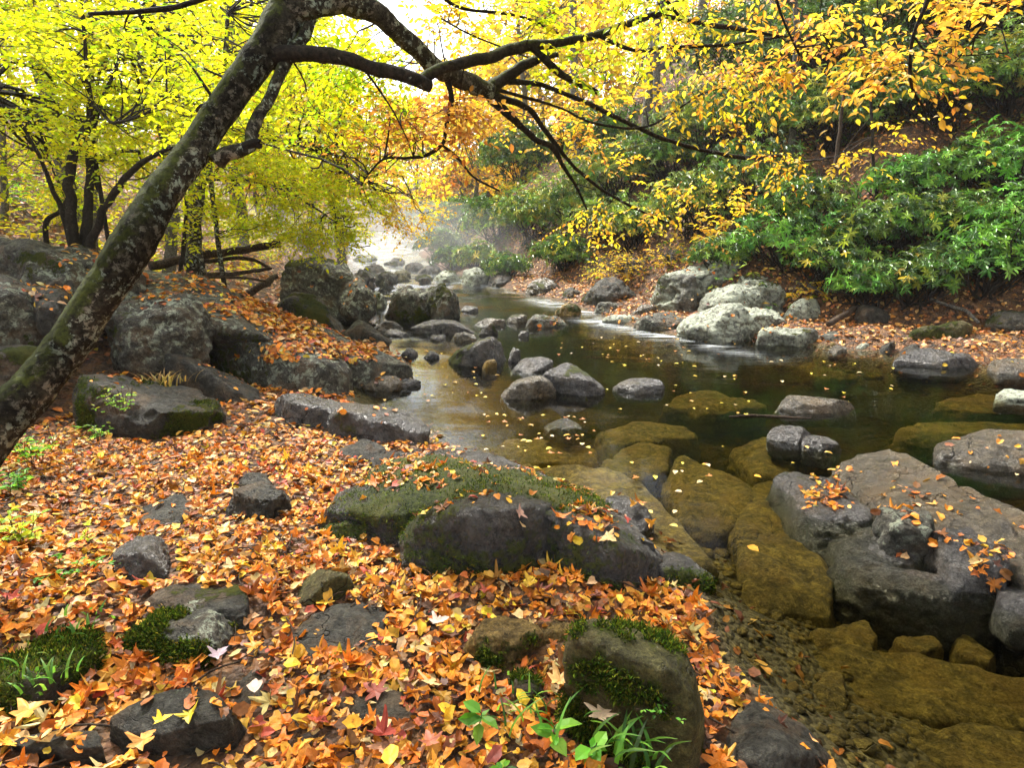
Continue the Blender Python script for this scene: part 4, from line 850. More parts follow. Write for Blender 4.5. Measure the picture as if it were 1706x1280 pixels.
# ------------------------------------------------------------------ foliage builders
def spray_leaves(g, st, dr, ln, m, lsize, ratio, pal, droop=.25, tpl=OVAL, hang=.35, tilt=.45):
    """st,dr (n,3) ln (n,) -> m leaves each; returns twig polylines"""
    n = len(st); dr = nrm(dr); t = (np.arange(m)+.6)/m
    P = st[:, None]+dr[:, None]*(ln[:, None]*t)[..., None]; P[..., 2] -= droop*(t**2)[None]*ln[:, None]*rng.uniform(0, 1.6, (n, 1))
    sd = nrm(np.cross(dr, [0, 0, 1.])); sg = np.where(np.arange(m) % 2, 1., -1.)
    ax = dr[:, None]*.55 + sd[:, None]*sg[None, :, None]*.85 + rng.normal(0, .28, (n, m, 3)); ax[..., 2] -= hang*rng.uniform(.3, 1.6, (n, m))
    up = np.array([0, 0, 1.])+rng.normal(0, tilt, (n, m, 3))
    base = pick(pal, n, .12)[:, None]*np.ones((n, m, 1)); own = pick(pal, n*m, .15).reshape(n, m, 3); w = rng.random((n, m, 1))*.8
    col = base*(1-w)+own*w
    Ln = (lsize*rng.uniform(.6, 1.25, n*m)); g.add(*leaves(tpl, P.reshape(-1, 3), ax.reshape(-1, 3), up.reshape(-1, 3), Ln, Ln*ratio, col.reshape(-1, 3)))
    tt = np.linspace(0, 1, 4); T = st[:, None]+dr[:, None]*(ln[:, None]*tt)[..., None]; T[..., 2] -= droop*(tt**2)[None]*ln[:, None]
    return T
def curve_between(A, B_, s=6, sag=.0, wob=.12):
    t = np.linspace(0, 1, s)[None, :, None]; d = np.linalg.norm(B_-A, axis=1)[:, None, None]
    P = A[:, None]*(1-t)+B_[:, None]*t; w = np.sin(np.pi*t)
    P = P + w*d*wob*rng.normal(size=(len(A), 1, 3)) + np.sin(2*np.pi*t)*d*wob*.5*rng.normal(size=(len(A), 1, 3)); P[..., 2:3] += w*d*sag
    return P
def foliage_on(skel, radii, zones_, root, mat_twig, leafmat='leaf', part='foliage', sub=7, lsize=.06, ratio=.55, m=9, sl=.35, twr=.0025, tpl=OVAL, droop=.3, hang=.35, maxd=99., connect=True):
    """skel (k,3) points twigs can grow from"""
    tg = Geo()
    for zi, (cs, rad, cnt, pal) in enumerate(zones_):
        g = LeafGeo(); c = np.array(cs); rad = np.array(rad)
        k = max(1, cnt//sub); cl = c + nrm(rng.normal(size=(k, 3)))*(rng.random((k, 1))**.45)*rad
        D2 = ((cl[:, None]-skel[None])**2).sum(-1); D2 = D2*np.where(skel[None, :, 2] > cl[:, None, 2]+.6, 1.0, 1.0); j = D2.argmin(1)
        if connect:
            P = curve_between(skel[j], cl, 7, .06, .10); d = np.sqrt(D2[np.arange(k), j]); ok = d < maxd
            if ok.any():
                R = (twr*1.3+.006*d[ok][:, None])*np.linspace(1.15, .35, 7)[None]; tg.add(*tubes(P[ok], np.minimum(R, .03), 4))
        st = np.repeat(cl, sub, 0)+rng.normal(0, .05, (k*sub, 3)); outw = np.repeat(nrm(cl-skel[j]+1e-4), sub, 0)
        dr = outw*.7+rng.normal(0, .75, (k*sub, 3))*[1, 1, .35]
        T = spray_leaves(g, st, dr, rng.uniform(.6, 1.3, k*sub)*sl, m, lsize, ratio, pal, droop, tpl, hang)
        if twr > 0: tg.add(*tubes(T, np.full((len(T), 4), twr)*[1, .8, .6, .4], 3))
        g.build(part, M[leafmat], root)
    if tg.n: tg.build('twigs', M[mat_twig], root)

def px_line(pts):                          # (px, py, Y, diameter px)
    P = np.array([PY(a, b, c) for a, b, c, w in pts]); d = proj(P)[2]
    return P, np.array([w for *_, w in pts])*d/F/2*.96
# ---- the leaning tree
base = PY(-75, 870, 2.15)
root = empty('leaning_tree', (0, 0, 0)); tag(root, 'old leaning tree with mossy lichened trunk arching over the near bank', 'tree')
tr = Geo(); P, R = px_line([(-190, 960, 2.0, 108), (-95, 835, 2.15, 90), (-5, 715, 2.3, 80), (62, 640, 2.4, 75), (116, 572, 2.5, 72), (205, 432, 2.6, 72), (274, 318, 2.75, 62), (352, 208, 2.9, 56), (414, 118, 3.0, 60), (468, 38, 3.1, 68), (500, -60, 3.2, 60), (520, -180, 3.3, 46)])
gb = P[0]+(P[0]-P[1])*.55; gb[2] = tz(gb[0], gb[1])-.25; P = np.vstack([gb, P]); R = np.r_[R[0]*1.5, R]; R[1] *= 1.12; R *= .91; tr.limb(P, R, 72, 40, .09, 2.2, .44); tr.build('trunk', M['bark'], root)
tr.limb(P, R, 48, 26, .06, 2.2, .62); tr.build('trunk', M['bark'], root)
SK = [catmull(P[5:], 4)]
LIMBS = [
 ([(470, 25, 3.1, 52), (530, 0, 3.15, 47), (590, 10, 3.25, 41), (650, 42, 3.4, 34), (700, 85, 3.55, 31), (745, 118, 3.7, 31), (790, 142, 3.8, 31), (822, 158, 3.85, 26)], .30, 'thick arching main limb'),
 ([(440, 95, 3.05, 40), (500, 88, 3.0, 27), (560, 93, 3.0, 25), (620, 110, 3.05, 24), (670, 128, 3.1, 23), (716, 142, 3.15, 20)], .12, 'broken ended lower limb'),
 ([(360, 268, 2.85, 34), (385, 256, 2.85, 26), (415, 245, 2.87, 24), (422, 215, 2.9, 20), (440, 175, 2.95, 20), (468, 125, 3.0, 20), (500, 70, 3.1, 22), (520, 30, 3.15, 20)], .25, 'side limb rising behind the trunk'),
 ([(700, 138, 3.15, 20), (730, 118, 3.2, 19), (790, 103, 3.3, 20), (850, 85, 3.4, 19), (885, 78, 3.45, 18), (930, 70, 3.5, 14), (990, 58, 3.6, 13), (1050, 38, 3.7, 12), (1105, 18, 3.8, 10), (1150, -15, 3.9, 9)], .3, None),
 ([(885, 80, 3.45, 12), (915, 105, 3.5, 13), (950, 132, 3.55, 11), (995, 155, 3.6, 8)], .3, None),
 ([(812, 152, 3.85, 24), (845, 130, 3.9, 20), (880, 105, 3.9, 17), (905, 92, 3.9, 12), (930, 90, 3.95, 8)], .3, None),
 ([(818, 160, 3.85, 20), (855, 200, 3.95, 13), (890, 232, 4.05, 10), (920, 245, 4.1, 10), (938, 275, 4.2, 7), (960, 310, 4.3, 5), (978, 350, 4.4, 3)], .3, None),
 ([(825, 158, 3.85, 14), (880, 182, 4.0, 10), (915, 228, 4.1, 8), (960, 280, 4.3, 6), (1010, 320, 4.5, 5), (1060, 348, 4.7, 4), (1110, 370, 4.8, 3), (1180, 382, 4.9, 3), (1240, 385, 5, 2)], .3, None),
 ([(845, 135, 3.9, 11), (900, 140, 3.95, 8), (950, 160, 4.0, 8), (1000, 182, 4.1, 8), (1060, 212, 4.2, 7), (1120, 236, 4.3, 7), (1180, 252, 4.4, 6), (1240, 262, 4.5, 7), (1305, 260, 4.6, 4), (1340, 268, 4.7, 2)], .2, None),
 ([(745, 130, 3.7, 12), (752, 165, 3.7, 9), (745, 205, 3.7, 8), (737, 240, 3.7, 6), (712, 258, 3.7, 6), (680, 262, 3.65, 5), (640, 264, 3.6, 4), (618, 285, 3.6, 3), (603, 308, 3.6, 2)], .2, None),
 ([(737, 242, 3.7, 5), (765, 265, 3.75, 5), (790, 295, 3.8, 4), (832, 318, 3.85, 3)], .1, None),
 ([(345, -5, 2.6, 9), (290, 12, 2.6, 9), (230, 20, 2.55, 8), (180, 22, 2.5, 7), (148, 24, 2.5, 6)], .2, None),
 ([(520, -60, 3.2, 20), (430, -40, 2.9, 14), (345, -5, 2.6, 9)], .2, None),
 ([(1105, 25, 3.8, 8), (1140, 33, 3.8, 7), (1200, 42, 3.8, 8), (1250, 52, 3.8, 6), (1300, 60, 3.85, 4), (1360, 68, 3.9, 3)], .1, None),
 ([(1000, 60, 3.6, 7), (1060, 85, 3.7, 6), (1110, 78, 3.8, 7), (1180, 76, 3.9, 6), (1240, 70, 3.95, 5), (1300, 60, 4., 4)], .1, None),
 ([(1560, -60, 2.6, 9), (1545, 0, 2.6, 8), (1522, 55, 2.62, 6), (1515, 105, 2.65, 6), (1522, 150, 2.68, 5), (1548, 190, 2.7, 3)], .1, None),
 ([(1522, 60, 2.62, 3), (1548, 88, 2.65, 3), (1600, 92, 2.7, 2), (1680, 88, 2.75, 2)], 0, None),
 ([(1280, -40, 3.0, 5), (1300, 20, 3.0, 4), (1325, 78, 3.05, 3)], 0, None),
 ([(1150, -15, 3.9, 12), (1300, -80, 3.5, 12), (1450, -90, 3.0, 11), (1560, -60, 2.6, 9)], 0, None),
 ([(700, -140, 3.0, 24), (720, -40, 3.1, 12), (760, 10, 3.2, 6), (860, 25, 3.4, 5), (930, 55, 3.5, 4)], 0, None),
 ([(520, -150, 3.3, 40), (600, -160, 3.2, 32), (700, -140, 3.0, 24), (900, -120, 3.2, 18), (1050, -60, 3.3, 9), (1130, 25, 3.4, 5)], 0, None),
 ([(830, 150, 3.85, 7), (930, 178, 3.9, 4), (990, 205, 4.0, 4), (1080, 210, 4.2, 4), (1180, 152, 4.3, 3), (1260, 150, 4.4, 3)], 0, None),
 ([(590, 95, 3.05, 4), (625, 140, 3.1, 4), (655, 185, 3.15, 3), (680, 235, 3.2, 2)], 0, None),
 ([(735, 30, 3.3, 3), (790, 60, 3.35, 3), (880, 95, 3.5, 3)], 0, None),
]
for pts, ms, lb in LIMBS:
    P, R = px_line(pts); gg = Geo(); gg.limb(P, R, 14, 10, .16, random.uniform(0, 50), ms+.12)
    o = gg.build('limb', M['bark'] if ms > .24 and pts[0][3] > 30 else M['darkbark'], root)
    if lb: o['label'] = lb
    SK.append(catmull(P, 4))
P, R = px_line([(405, 248, 2.85, 16), (430, 236, 2.85, 13), (432, 246, 2.85, 10)]); gg = Geo(); gg.limb(P, R, 10, 5, .1, 3, .2); gg.build('limb', M['darkbark'], root)
skel = np.vstack(SK)
def zn(px, py, Y_, rx, ry, dY, cnt, pal): return (PY(px, py, Y_), (rx*Y_/F, dY, ry*Y_/F), cnt, pal)
foliage_on(skel, None, [
    zn(1120, 30, 3.6, 120, 40, .5, 60, [(.66, .62, .03, 4), (.72, .45, .03, 3), (.34, .5, .04, 3)]), zn(1180, 120, 4.0, 130, 60, .5, 56, [(.70, .62, .03, 4), (.66, .42, .03, 3), (.60, .30, .03, 2)]),
    zn(930, 60, 3.5, 90, 60, .4, 50, LIME), zn(1000, 180, 4.1, 110, 50, .4, 32, GOLD), zn(1060, 320, 4.6, 120, 70, .4, 48, GOLD),
    zn(960, 230, 4.2, 80, 50, .3, 42, ORANGE), zn(700, 220, 3.6, 110, 50, .4, 56, RUST), zn(760, 150, 3.9, 60, 70, .4, 28, ORANGE),
    zn(1250, 60, 3.8, 130, 60, .5, 63, ORANGE), zn(1420, 100, 3.2, 130, 60, .4, 56, ORANGE), zn(1560, 140, 2.7, 90, 60, .2, 28, ORANGE),
    zn(1480, 40, 2.9, 130, 50, .4, 35, ORANGE), zn(1600, 40, 2.8, 90, 60, .4, 28, ORANGE), zn(1350, 240, 4.4, 120, 40, .4, 32, GOLD),
    zn(1180, 370, 4.8, 90, 35, .3, 35, GOLD), zn(640, 100, 3.6, 110, 60, .3, 48, LIME), zn(690, 190, 3.7, 90, 50, .3, 48, RUST), zn(720, 60, 3.8, 70, 50, .3, 32, GOLD), zn(600, 190, 3.9, 90, 80, .4, 48, LIME), zn(870, 130, 4.2, 90, 60, .4, 16, GOLD), zn(570, 190, 3.3, 70, 90, .4, 42, LIME), zn(820, 30, 3.4, 90, 40, .4, 35, [(.66, .62, .03, 4), (.72, .45, .03, 3)]),
    zn(260, 60, 3.0, 150, 60, .4, 35, LIME), zn(310, 140, 3.6, 120, 60, .4, 47, YEL)],
    root, 'darkbark', lsize=.041, m=10, sl=.27, sub=8, twr=.0018)

# ---- trees placed by hand on the left bank
def hand_tree(name, label, stems, zones_, bark='darkbark', lsize=.064, sub=8, m=9, sl=.4, group=None, tpl=OVAL, moss=.2, hang=.3):
    root = empty(name); tag(root, label, 'tree', group); sk = []
    for st in stems:
        P, R = px_line(st); b = tz(P[0][0], P[0][1])
        if P[0][2] > b: P = np.vstack([[P[0][0], P[0][1], b-.2], P]); R = np.r_[R[0]*1.1, R]
        g = Geo(); g.limb(P, R, 10, 7, .13, random.uniform(0, 40), moss); g.build('trunk', M[bark], root); sk.append(catmull(P, 4))
    foliage_on(np.vstack(sk), None, zones_, root, 'darkbark', lsize=lsize, sub=sub, m=m, sl=sl, twr=.002, tpl=tpl, hang=.12, droop=.08)
    return root
hand_tree('maple_tree', 'several stemmed dark yellow leaved tree on the left behind the boulders', [
    [(128, 425, 6.8, 20), (118, 350, 6.8, 18), (112, 300, 6.8, 16), (130, 235, 6.9, 15), (150, 195, 7, 12), (145, 120, 7, 8), (138, 30, 7, 5), (130, -60, 7, 3)],
    [(142, 425, 6.9, 18), (148, 340, 6.9, 15), (152, 260, 7, 13), (158, 200, 7, 10), (190, 120, 7.2, 6), (230, 20, 7.4, 4)],
    [(152, 425, 6.7, 16), (160, 385, 6.7, 13), (185, 330, 6.6, 12), (215, 290, 6.5, 11), (250, 262, 6.4, 8), (290, 245, 6.3, 5), (340, 235, 6.2, 3)],
    [(112, 380, 6.8, 10), (90, 320, 6.8, 8), (60, 250, 6.8, 6), (20, 190, 6.8, 4), (-30, 150, 6.8, 3)],
    [(152, 205, 7, 7), (190, 205, 6.6, 5), (240, 190, 6.2, 4), (290, 150, 6, 3)]],
    [zn(120, 200, 9, 170, 160, 1.5, 320, YEL), zn(330, 120, 8.5, 100, 110, 1.2, 150, YEL), zn(100, 120, 7, 160, 100, 1.2, 340, YEL), zn(250, 170, 7, 130, 90, 1.2, 289, YEL), zn(60, 240, 7, 90, 60, 1., 102, YEL), zn(240, 280, 6.6, 90, 40, .8, 85, YEL), zn(200, 30, 7.2, 200, 60, 1.2, 150, LIME), zn(40, 30, 7, 100, 60, 1.2, 119, YEL)])
hand_tree('maple_tree', 'bright yellow tree whose low branches sweep over the stream left of centre', [
    [(322, 462, 8.2, 24), (325, 400, 8.2, 21), (328, 350, 8.2, 18), (345, 260, 8.3, 14), (370, 150, 8.4, 10), (380, 20, 8.4, 6)],
    [(328, 330, 8.2, 8), (400, 300, 8.6, 6), (480, 320, 9, 4), (560, 370, 9.4, 3)],
    [(350, 240, 8.3, 8), (430, 230, 8.8, 6), (520, 250, 9.2, 4), (600, 300, 9.6, 3)]],
    [zn(420, 300, 8.6, 110, 60, 1., 289, YEL), zn(520, 330, 9.2, 90, 70, 1., 323, YEL), zn(470, 380, 9, 110, 30, .9, 170, YEL), zn(500, 50, 9.4, 110, 60, 1.2, 180, YEL), zn(600, 90, 9.6, 60, 60, 1., 60, YEL), zn(620, 190, 10, 60, 70, 1., 110, YEL), zn(440, 180, 9, 110, 90, 1.2, 220, YEL), zn(700, 330, 11, 50, 40, .8, 60, GOLD), zn(540, 290, 10.5, 130, 110, 1.2, 260, YEL), zn(560, 390, 9.3, 50, 25, .6, 78, YEL), zn(540, 220, 9, 90, 80, 1., 204, YEL), zn(400, 180, 8.6, 80, 80, 1., 119, YEL), zn(480, 110, 9, 90, 70, 1., 60, LIME), zn(600, 270, 9.8, 80, 70, 1., 150, GOLD), zn(600, 340, 9.8, 60, 50, .8, 110, YEL), zn(560, 150, 9.2, 70, 60, 1., 70, LIME), zn(650, 340, 10.5, 55, 50, .8, 80, GOLD), zn(660, 250, 10.5, 60, 50, 1., 60, RUST)], bark='bark')
hand_tree('sapling', 'thin dark sapling just left of the yellow tree trunk', [[(303, 462, 7.9, 8), (306, 400, 7.9, 7), (310, 340, 7.9, 5), (300, 260, 7.9, 3)]], [zn(310, 370, 7.6, 60, 40, .5, 51, YEL)])
hand_tree('forest_tree', 'pale grey trunk standing behind the several stemmed tree', [[(157, 425, 11, 14), (156, 330, 11, 13), (154, 240, 11, 12), (150, 80, 11, 10), (148, -80, 11, 7)]], [zn(120, 60, 11, 170, 110, 2., 170, YEL)], bark='palebark', lsize=.1)
hand_tree('forest_tree', 'slim pale tree left of the arching trunk on the hillside', [[(8, 400, 12, 12), (5, 250, 12, 10), (-10, 60, 12, 8)]], [zn(10, 120, 12, 130, 130, 2., 136, YEL)], bark='palebark', lsize=.1)
hand_tree('forest_tree', 'leaning bare sapling on the left slope', [[(75, 380, 9, 9), (100, 350, 9, 8), (122, 320, 9, 6)]], [zn(110, 330, 9, 30, 20, .4, 13, YEL)])

# generic broadleaf tree for the woods behind
def wood_tree(name, label, x, y, hgt, rad, pal, n, ls, bark='palebark', group=None, lean=(0, 0), low=.25, tw=.012):
    z0 = tz(x, y)-.2; root = empty(name); tag(root, label, 'tree', group); r0 = hgt*.011+.03
    top = np.array([x+lean[0], y+lean[1], z0+hgt]); b = np.array([x, y, z0])
    P = np.array([b*(1-t)+top*t+[.25*math.sin(t*5+x), .2*math.cos(t*4+y), 0] for t in np.linspace(0, 1, 6)]); R = r0*np.linspace(1.15, .25, 6)
    g = Geo(); g.limb(P, R, 8, 5, .1, x, .12); sk = [catmull(P, 4)]
    for i in range(7):
        t = random.uniform(low, .9); s_ = sk[0][int(t*(len(sk[0])-1))]; a = random.uniform(0, 6.3); ln = rad*random.uniform(.6, 1)*(1.2-t*.6)
        e = s_+np.array([math.cos(a)*ln, math.sin(a)*ln, ln*random.uniform(.25, .8)]); Q = np.array([s_, (s_+e)/2+[0, 0, ln*.12], e]); g.limb(Q, [r0*.45*(1-t*.5), r0*.28, r0*.08], 5, 4, .1, x+i); sk.append(catmull(Q, 4))
    g.build('trunk', M[bark], root); skel_ = np.vstack([sk[0][int(len(sk[0])*low):]]+sk[1:])
    nz = 5; zs = []
    for i in range(nz):
        t = low+(1-low)*(i+.5)/nz; w = rad*(.6+.55*math.sin(math.pi*min(1, t*1.05)))*(1.15-.45*t)
        c = b*(1-t)+top*t+np.array([random.uniform(-.2, .2)*rad, random.uniform(-.2, .2)*rad, 0]); zs.append((c, (w, w, hgt*(1-low)/nz*.75), max(8, n//nz), pal))
    g2 = LeafGeo(); tg = Geo()
    for c, rr, cnt, pl in zs:
        k = max(1, cnt//6); cl = c+nrm(rng.normal(size=(k, 3)))*(rng.random((k, 1))**.4)*np.array(rr); j = ((cl[:, None]-skel_[None])**2).sum(-1).argmin(1)
        Pc = curve_between(skel_[j], cl, 5, .05, .1); tg.add(*tubes(Pc, np.full((k, 5), tw)*np.linspace(1.4, .4, 5), 3))
        st = np.repeat(cl, 6, 0)+rng.normal(0, rad*.05, (k*6, 3)); dr = np.repeat(nrm(cl-skel_[j]+1e-4), 6, 0)*.7+rng.normal(0, .8, (k*6, 3))*[1, 1, .35]
        spray_leaves(g2, st, dr, rng.uniform(.5, 1.2, k*6)*rad*.32, 7, ls, .62, pl, .2, DIAM if y > 15 else OVAL)
    g2.build('foliage', M['leaf'], root); tg.build('twigs', M[bark if bark != 'bark' else 'darkbark'], root); return root
# left hillside and the far bend
LW = [(-6.2, 11, 6.5, 2.3, YEL, 260, .11, 'low bushy yellow tree behind the fallen logs'), (-8.2, 9.6, 7.5, 2.4, YEL, 260, .10, 'yellow tree crowding the left slope behind the dark stems'), (-6.5, 12.5, 9, 2.8, YEL, 330, .13, 'yellow crowned tree second row left of the bright stream gap'), (-9.5, 14, 11, 3.2, YEL, 340, .14, 'tall yellow tree above the several stemmed tree'),
      (-4.9, 17, 8.5, 2.7, YEL, 330, .15, 'yellow tree overhanging the misty cascade on the left'), (-13, 13, 10, 3.2, LIME, 260, .14, 'greener tree high on the left slope'), (-8, 19, 12, 3.5, YEL, 320, .18, 'tall yellow tree behind the cascade tree'),
      (-15, 19, 13, 3.5, GOLD, 260, .18, 'golden tree at the top of the left slope'), (-12, 24, 13, 4, YEL, 280, .22, 'broad yellow tree farther up the left bank'), (-7.8, 25, 10, 3.2, GOLD, 300, .2, 'gold tree closing the left side of the stream bend'),
      (-20, 16, 13, 4, YEL, 220, .2, 'wide yellow tree at the far left edge'), (-18, 27, 15, 4.5, LIME, 240, .25, 'large lime tree rising behind the left woods')]
for x, y, h_, r_, pal, n, ls, lb in LW: wood_tree('maple_tree', lb, x, y, h_, r_, pal, int(n*1.9), ls)
FT = [(-15, 38), (-14, 47), (-20, 46), (-2, 40), (3, 38), (-4, 52), (9, 46), (2, 58), (-19, 58), (14, 52), (-27, 50), (20, 44), (-1, 64), (8, 64), (-24, 66), (-30, 40), (1.5, 33), (-12.5, 34), (-9, 62), (-13, 72), (-9.5, 76)]
for i, (x, y) in enumerate(FT):
    lo = abs(x+.17*y) < 8
    wood_tree('forest_tree', 'hazy golden brown tree in the misty woods beyond the stream bend', x, y, 9.5 if lo else 14, 4.5, [GOLD, RUST, YEL, GOLD][i % 4], 600, .34, group='hazy trees beyond the stream bend', tw=.03)
# right hillside trunks with thin crowns
RW = [(4.2, 19, 12, 2.6, GOLD, 110, .13, 'grey trunked tree with golden leaves on the right slope above the bushes'), (8.5, 17, 13, 3, ORANGE, 110, .13, 'tall pale trunked tree with orange leaves on the right slope'),
      (2.4, 24, 12, 3, GOLD, 260, .18, 'golden tree over the far right evergreens'), (12.5, 15, 13, 3, GREENP, 150, .12, 'dark hemlock like tree high on the right'), (6.5, 24, 13, 3.4, RUST, 200, .2, 'rust coloured tree topping the right slope'),
      (.4, 31, 11, 3, YEL, 300, .22, 'yellow tree on the right side of the misty bend'), (14, 22, 14, 4, GREENP, 220, .2, 'dark green tree on the upper right skyline'), (11, 28, 14, 4, RUST, 200, .25, 'russet tree behind the upper right evergreens'), (18, 14, 12, 3.5, GREENP, 220, .16, 'dark evergreen tree at the right skyline edge')]
for x, y, h_, r_, pal, n, ls, lb in RW: wood_tree('forest_tree', lb, x, y, h_, r_, pal, n, ls, low=.4)
wood_tree('forest_tree', 'unseen tree added right of the camera, its crown blocking sky above the pool', 7.6, 2.2, 10.5, 4.2, GOLD, 900, .16, low=.62, lean=(-3.6, 3.0))  # added out of view so its crown keeps sky reflection off the pool
wood_tree('forest_tree', 'unseen tree added beyond the right edge to screen the pool from the sky', 12.5, 6.0, 13, 4.0, GOLD, 800, .16, low=.66, lean=(-3.5, .5))  # another unseen addition, crown hides bright sky from the water surface
wood_tree('forest_tree', 'unseen tree added behind the camera to cut skylight from overhead', -2.4, -3.0, 11, 4.5, YEL, 700, .16, low=.6, lean=(1.0, 2.5))  # placed behind the view to reduce overhead sky light, never visible
def bare(name, label, pts, bark='darkbark', br=4):
    root = empty(name); tag(root, label, 'tree'); dy = surf(pts[0][0], pts[0][1])[1]-pts[0][2]; pts = [(a_, b_, c_+dy, w_) for a_, b_, c_, w_ in pts]; P, R = px_line(pts); b = tz(P[0][0], P[0][1])
    if P[0][2] > b: P = np.vstack([[P[0][0], P[0][1], b-.1], P]); R = np.r_[R[0], R]
    g = Geo(); g.limb(P, R, 8, 7, .12, pts[0][0], .15); g.build('trunk', M[bark], root); S_ = catmull(P, 4); g = Geo()
    for i in range(br):
        s_ = S_[int(len(S_)*random.uniform(.4, .95))]; a = random.uniform(-1, 1); e = s_+np.array([a*1.2, random.uniform(-.5, .5), random.uniform(.2, .9)]); g.limb([s_, (s_+e)/2+[0, 0, .1], e], [R[-1]*.7, R[-1]*.5, R[-1]*.2], 5, 4, .1, i)
    g.build('branches', M[bark], root)
bare('sapling', 'dark thin stem rising between rhododendrons at the right', [(1462, 335, 9.6, 6), (1455, 270, 9.6, 5), (1450, 160, 9.6, 5), (1440, 60, 9.6, 4)])
bare('sapling', 'brown leaning stem right of centre on the far bank', [(1376, 382, 10, 9), (1385, 310, 10.1, 8), (1395, 250, 10.2, 7), (1410, 120, 10.3, 5)], 'deadwood')
bare('forest_tree', 'pale twisted trunk behind the orange leaves', [(1318, 260, 13, 13), (1322, 150, 13, 12), (1328, 60, 13, 11), (1322, -40, 13, 10)], 'palebark')
bare('forest_tree', 'grey trunk behind the golden leaves right of the arch', [(1092, 300, 16, 14), (1095, 180, 16, 13), (1092, 60, 16, 12)], 'palebark')
bare('sapling', 'crooked white stem among the upper right bushes', [(1440, 160, 9, 5), (1452, 110, 9, 5), (1440, 60, 9, 4)], 'palebark', 2)

# ---- evergreen rhododendrons
def rhodo(label, px, py, rpx, pal=GREENP, n=None, name='rhododendron', yh=.75, Yd=None, ls=.72):
    b = surf(px, py) if Yd is None else PY(px, py, Yd); d = float(np.linalg.norm(b-[0, 0, CAMH])); R_ = 1.35*rpx*d/F
    root = empty(name, tuple(b)); tag(root, label, 'shrub')
    n = n or int(200+210*R_*R_); L_ = .15*ls*(1+max(0, d-14)*.05)
    u = nrm(rng.normal(size=(n, 3))); u[:, 2] = np.abs(u[:, 2])*1.0-.25; lobes = 1+.35*fbm(u+px, 2.2, 2)
    rr = (rng.random(n)**.35)*lobes; c = np.array([0, 0, R_*.45]) + u*rr[:, None]*[R_, R_*.8, R_*yh]
    ax = nrm(u*.7+rng.normal(0, .35, (n, 3))+[0, -.15, .55]); r1 = nrm(np.cross(ax, rng.normal(size=(n, 3)))); r2 = np.cross(ax, r1); k = 8
    th = np.linspace(0, 2*np.pi, k, endpoint=False)[None]+rng.uniform(0, 6, (n, 1))+rng.normal(0, .15, (n, k))
    dr = r1[:, None]*np.cos(th)[..., None]+r2[:, None]*np.sin(th)[..., None]+ax[:, None]*rng.uniform(-.1, .5, (n, k, 1)); dr[..., 2] -= rng.uniform(0, .6, (n, 1))
    up = ax[:, None]+rng.normal(0, .15, (n, k, 3)); P = c[:, None]*np.ones((n, k, 1)); Ln = L_*np.repeat(rng.uniform(.55, 1.25, n), k)*rng.uniform(.7, 1.15, n*k)
    base_ = pick(pal, n, .22)[:, None]*np.ones((n, k, 1)); g = LeafGeo()
    g.add(*leaves(LONG, P.reshape(-1, 3), dr.reshape(-1, 3), up.reshape(-1, 3), Ln, Ln*.26, np.clip(base_.reshape(-1, 3)*rng.uniform(.75, 1.25, (n*k, 1)), 0, 1)))
    g.build('foliage', M['rhodo'], root); m = min(n, 40); sel = rng.choice(n, m, replace=False)
    Pc = curve_between(np.array([[0, 0, -.15]])+rng.normal(0, R_*.12, (m, 3))*[1, 1, 0], c[sel], 7, .0, .1); tg = Geo(); tg.add(*tubes(Pc, np.full((m, 7), .016)*np.linspace(1.2, .4, 7), 4)); tg.build('stems', M['darkbark'], root)
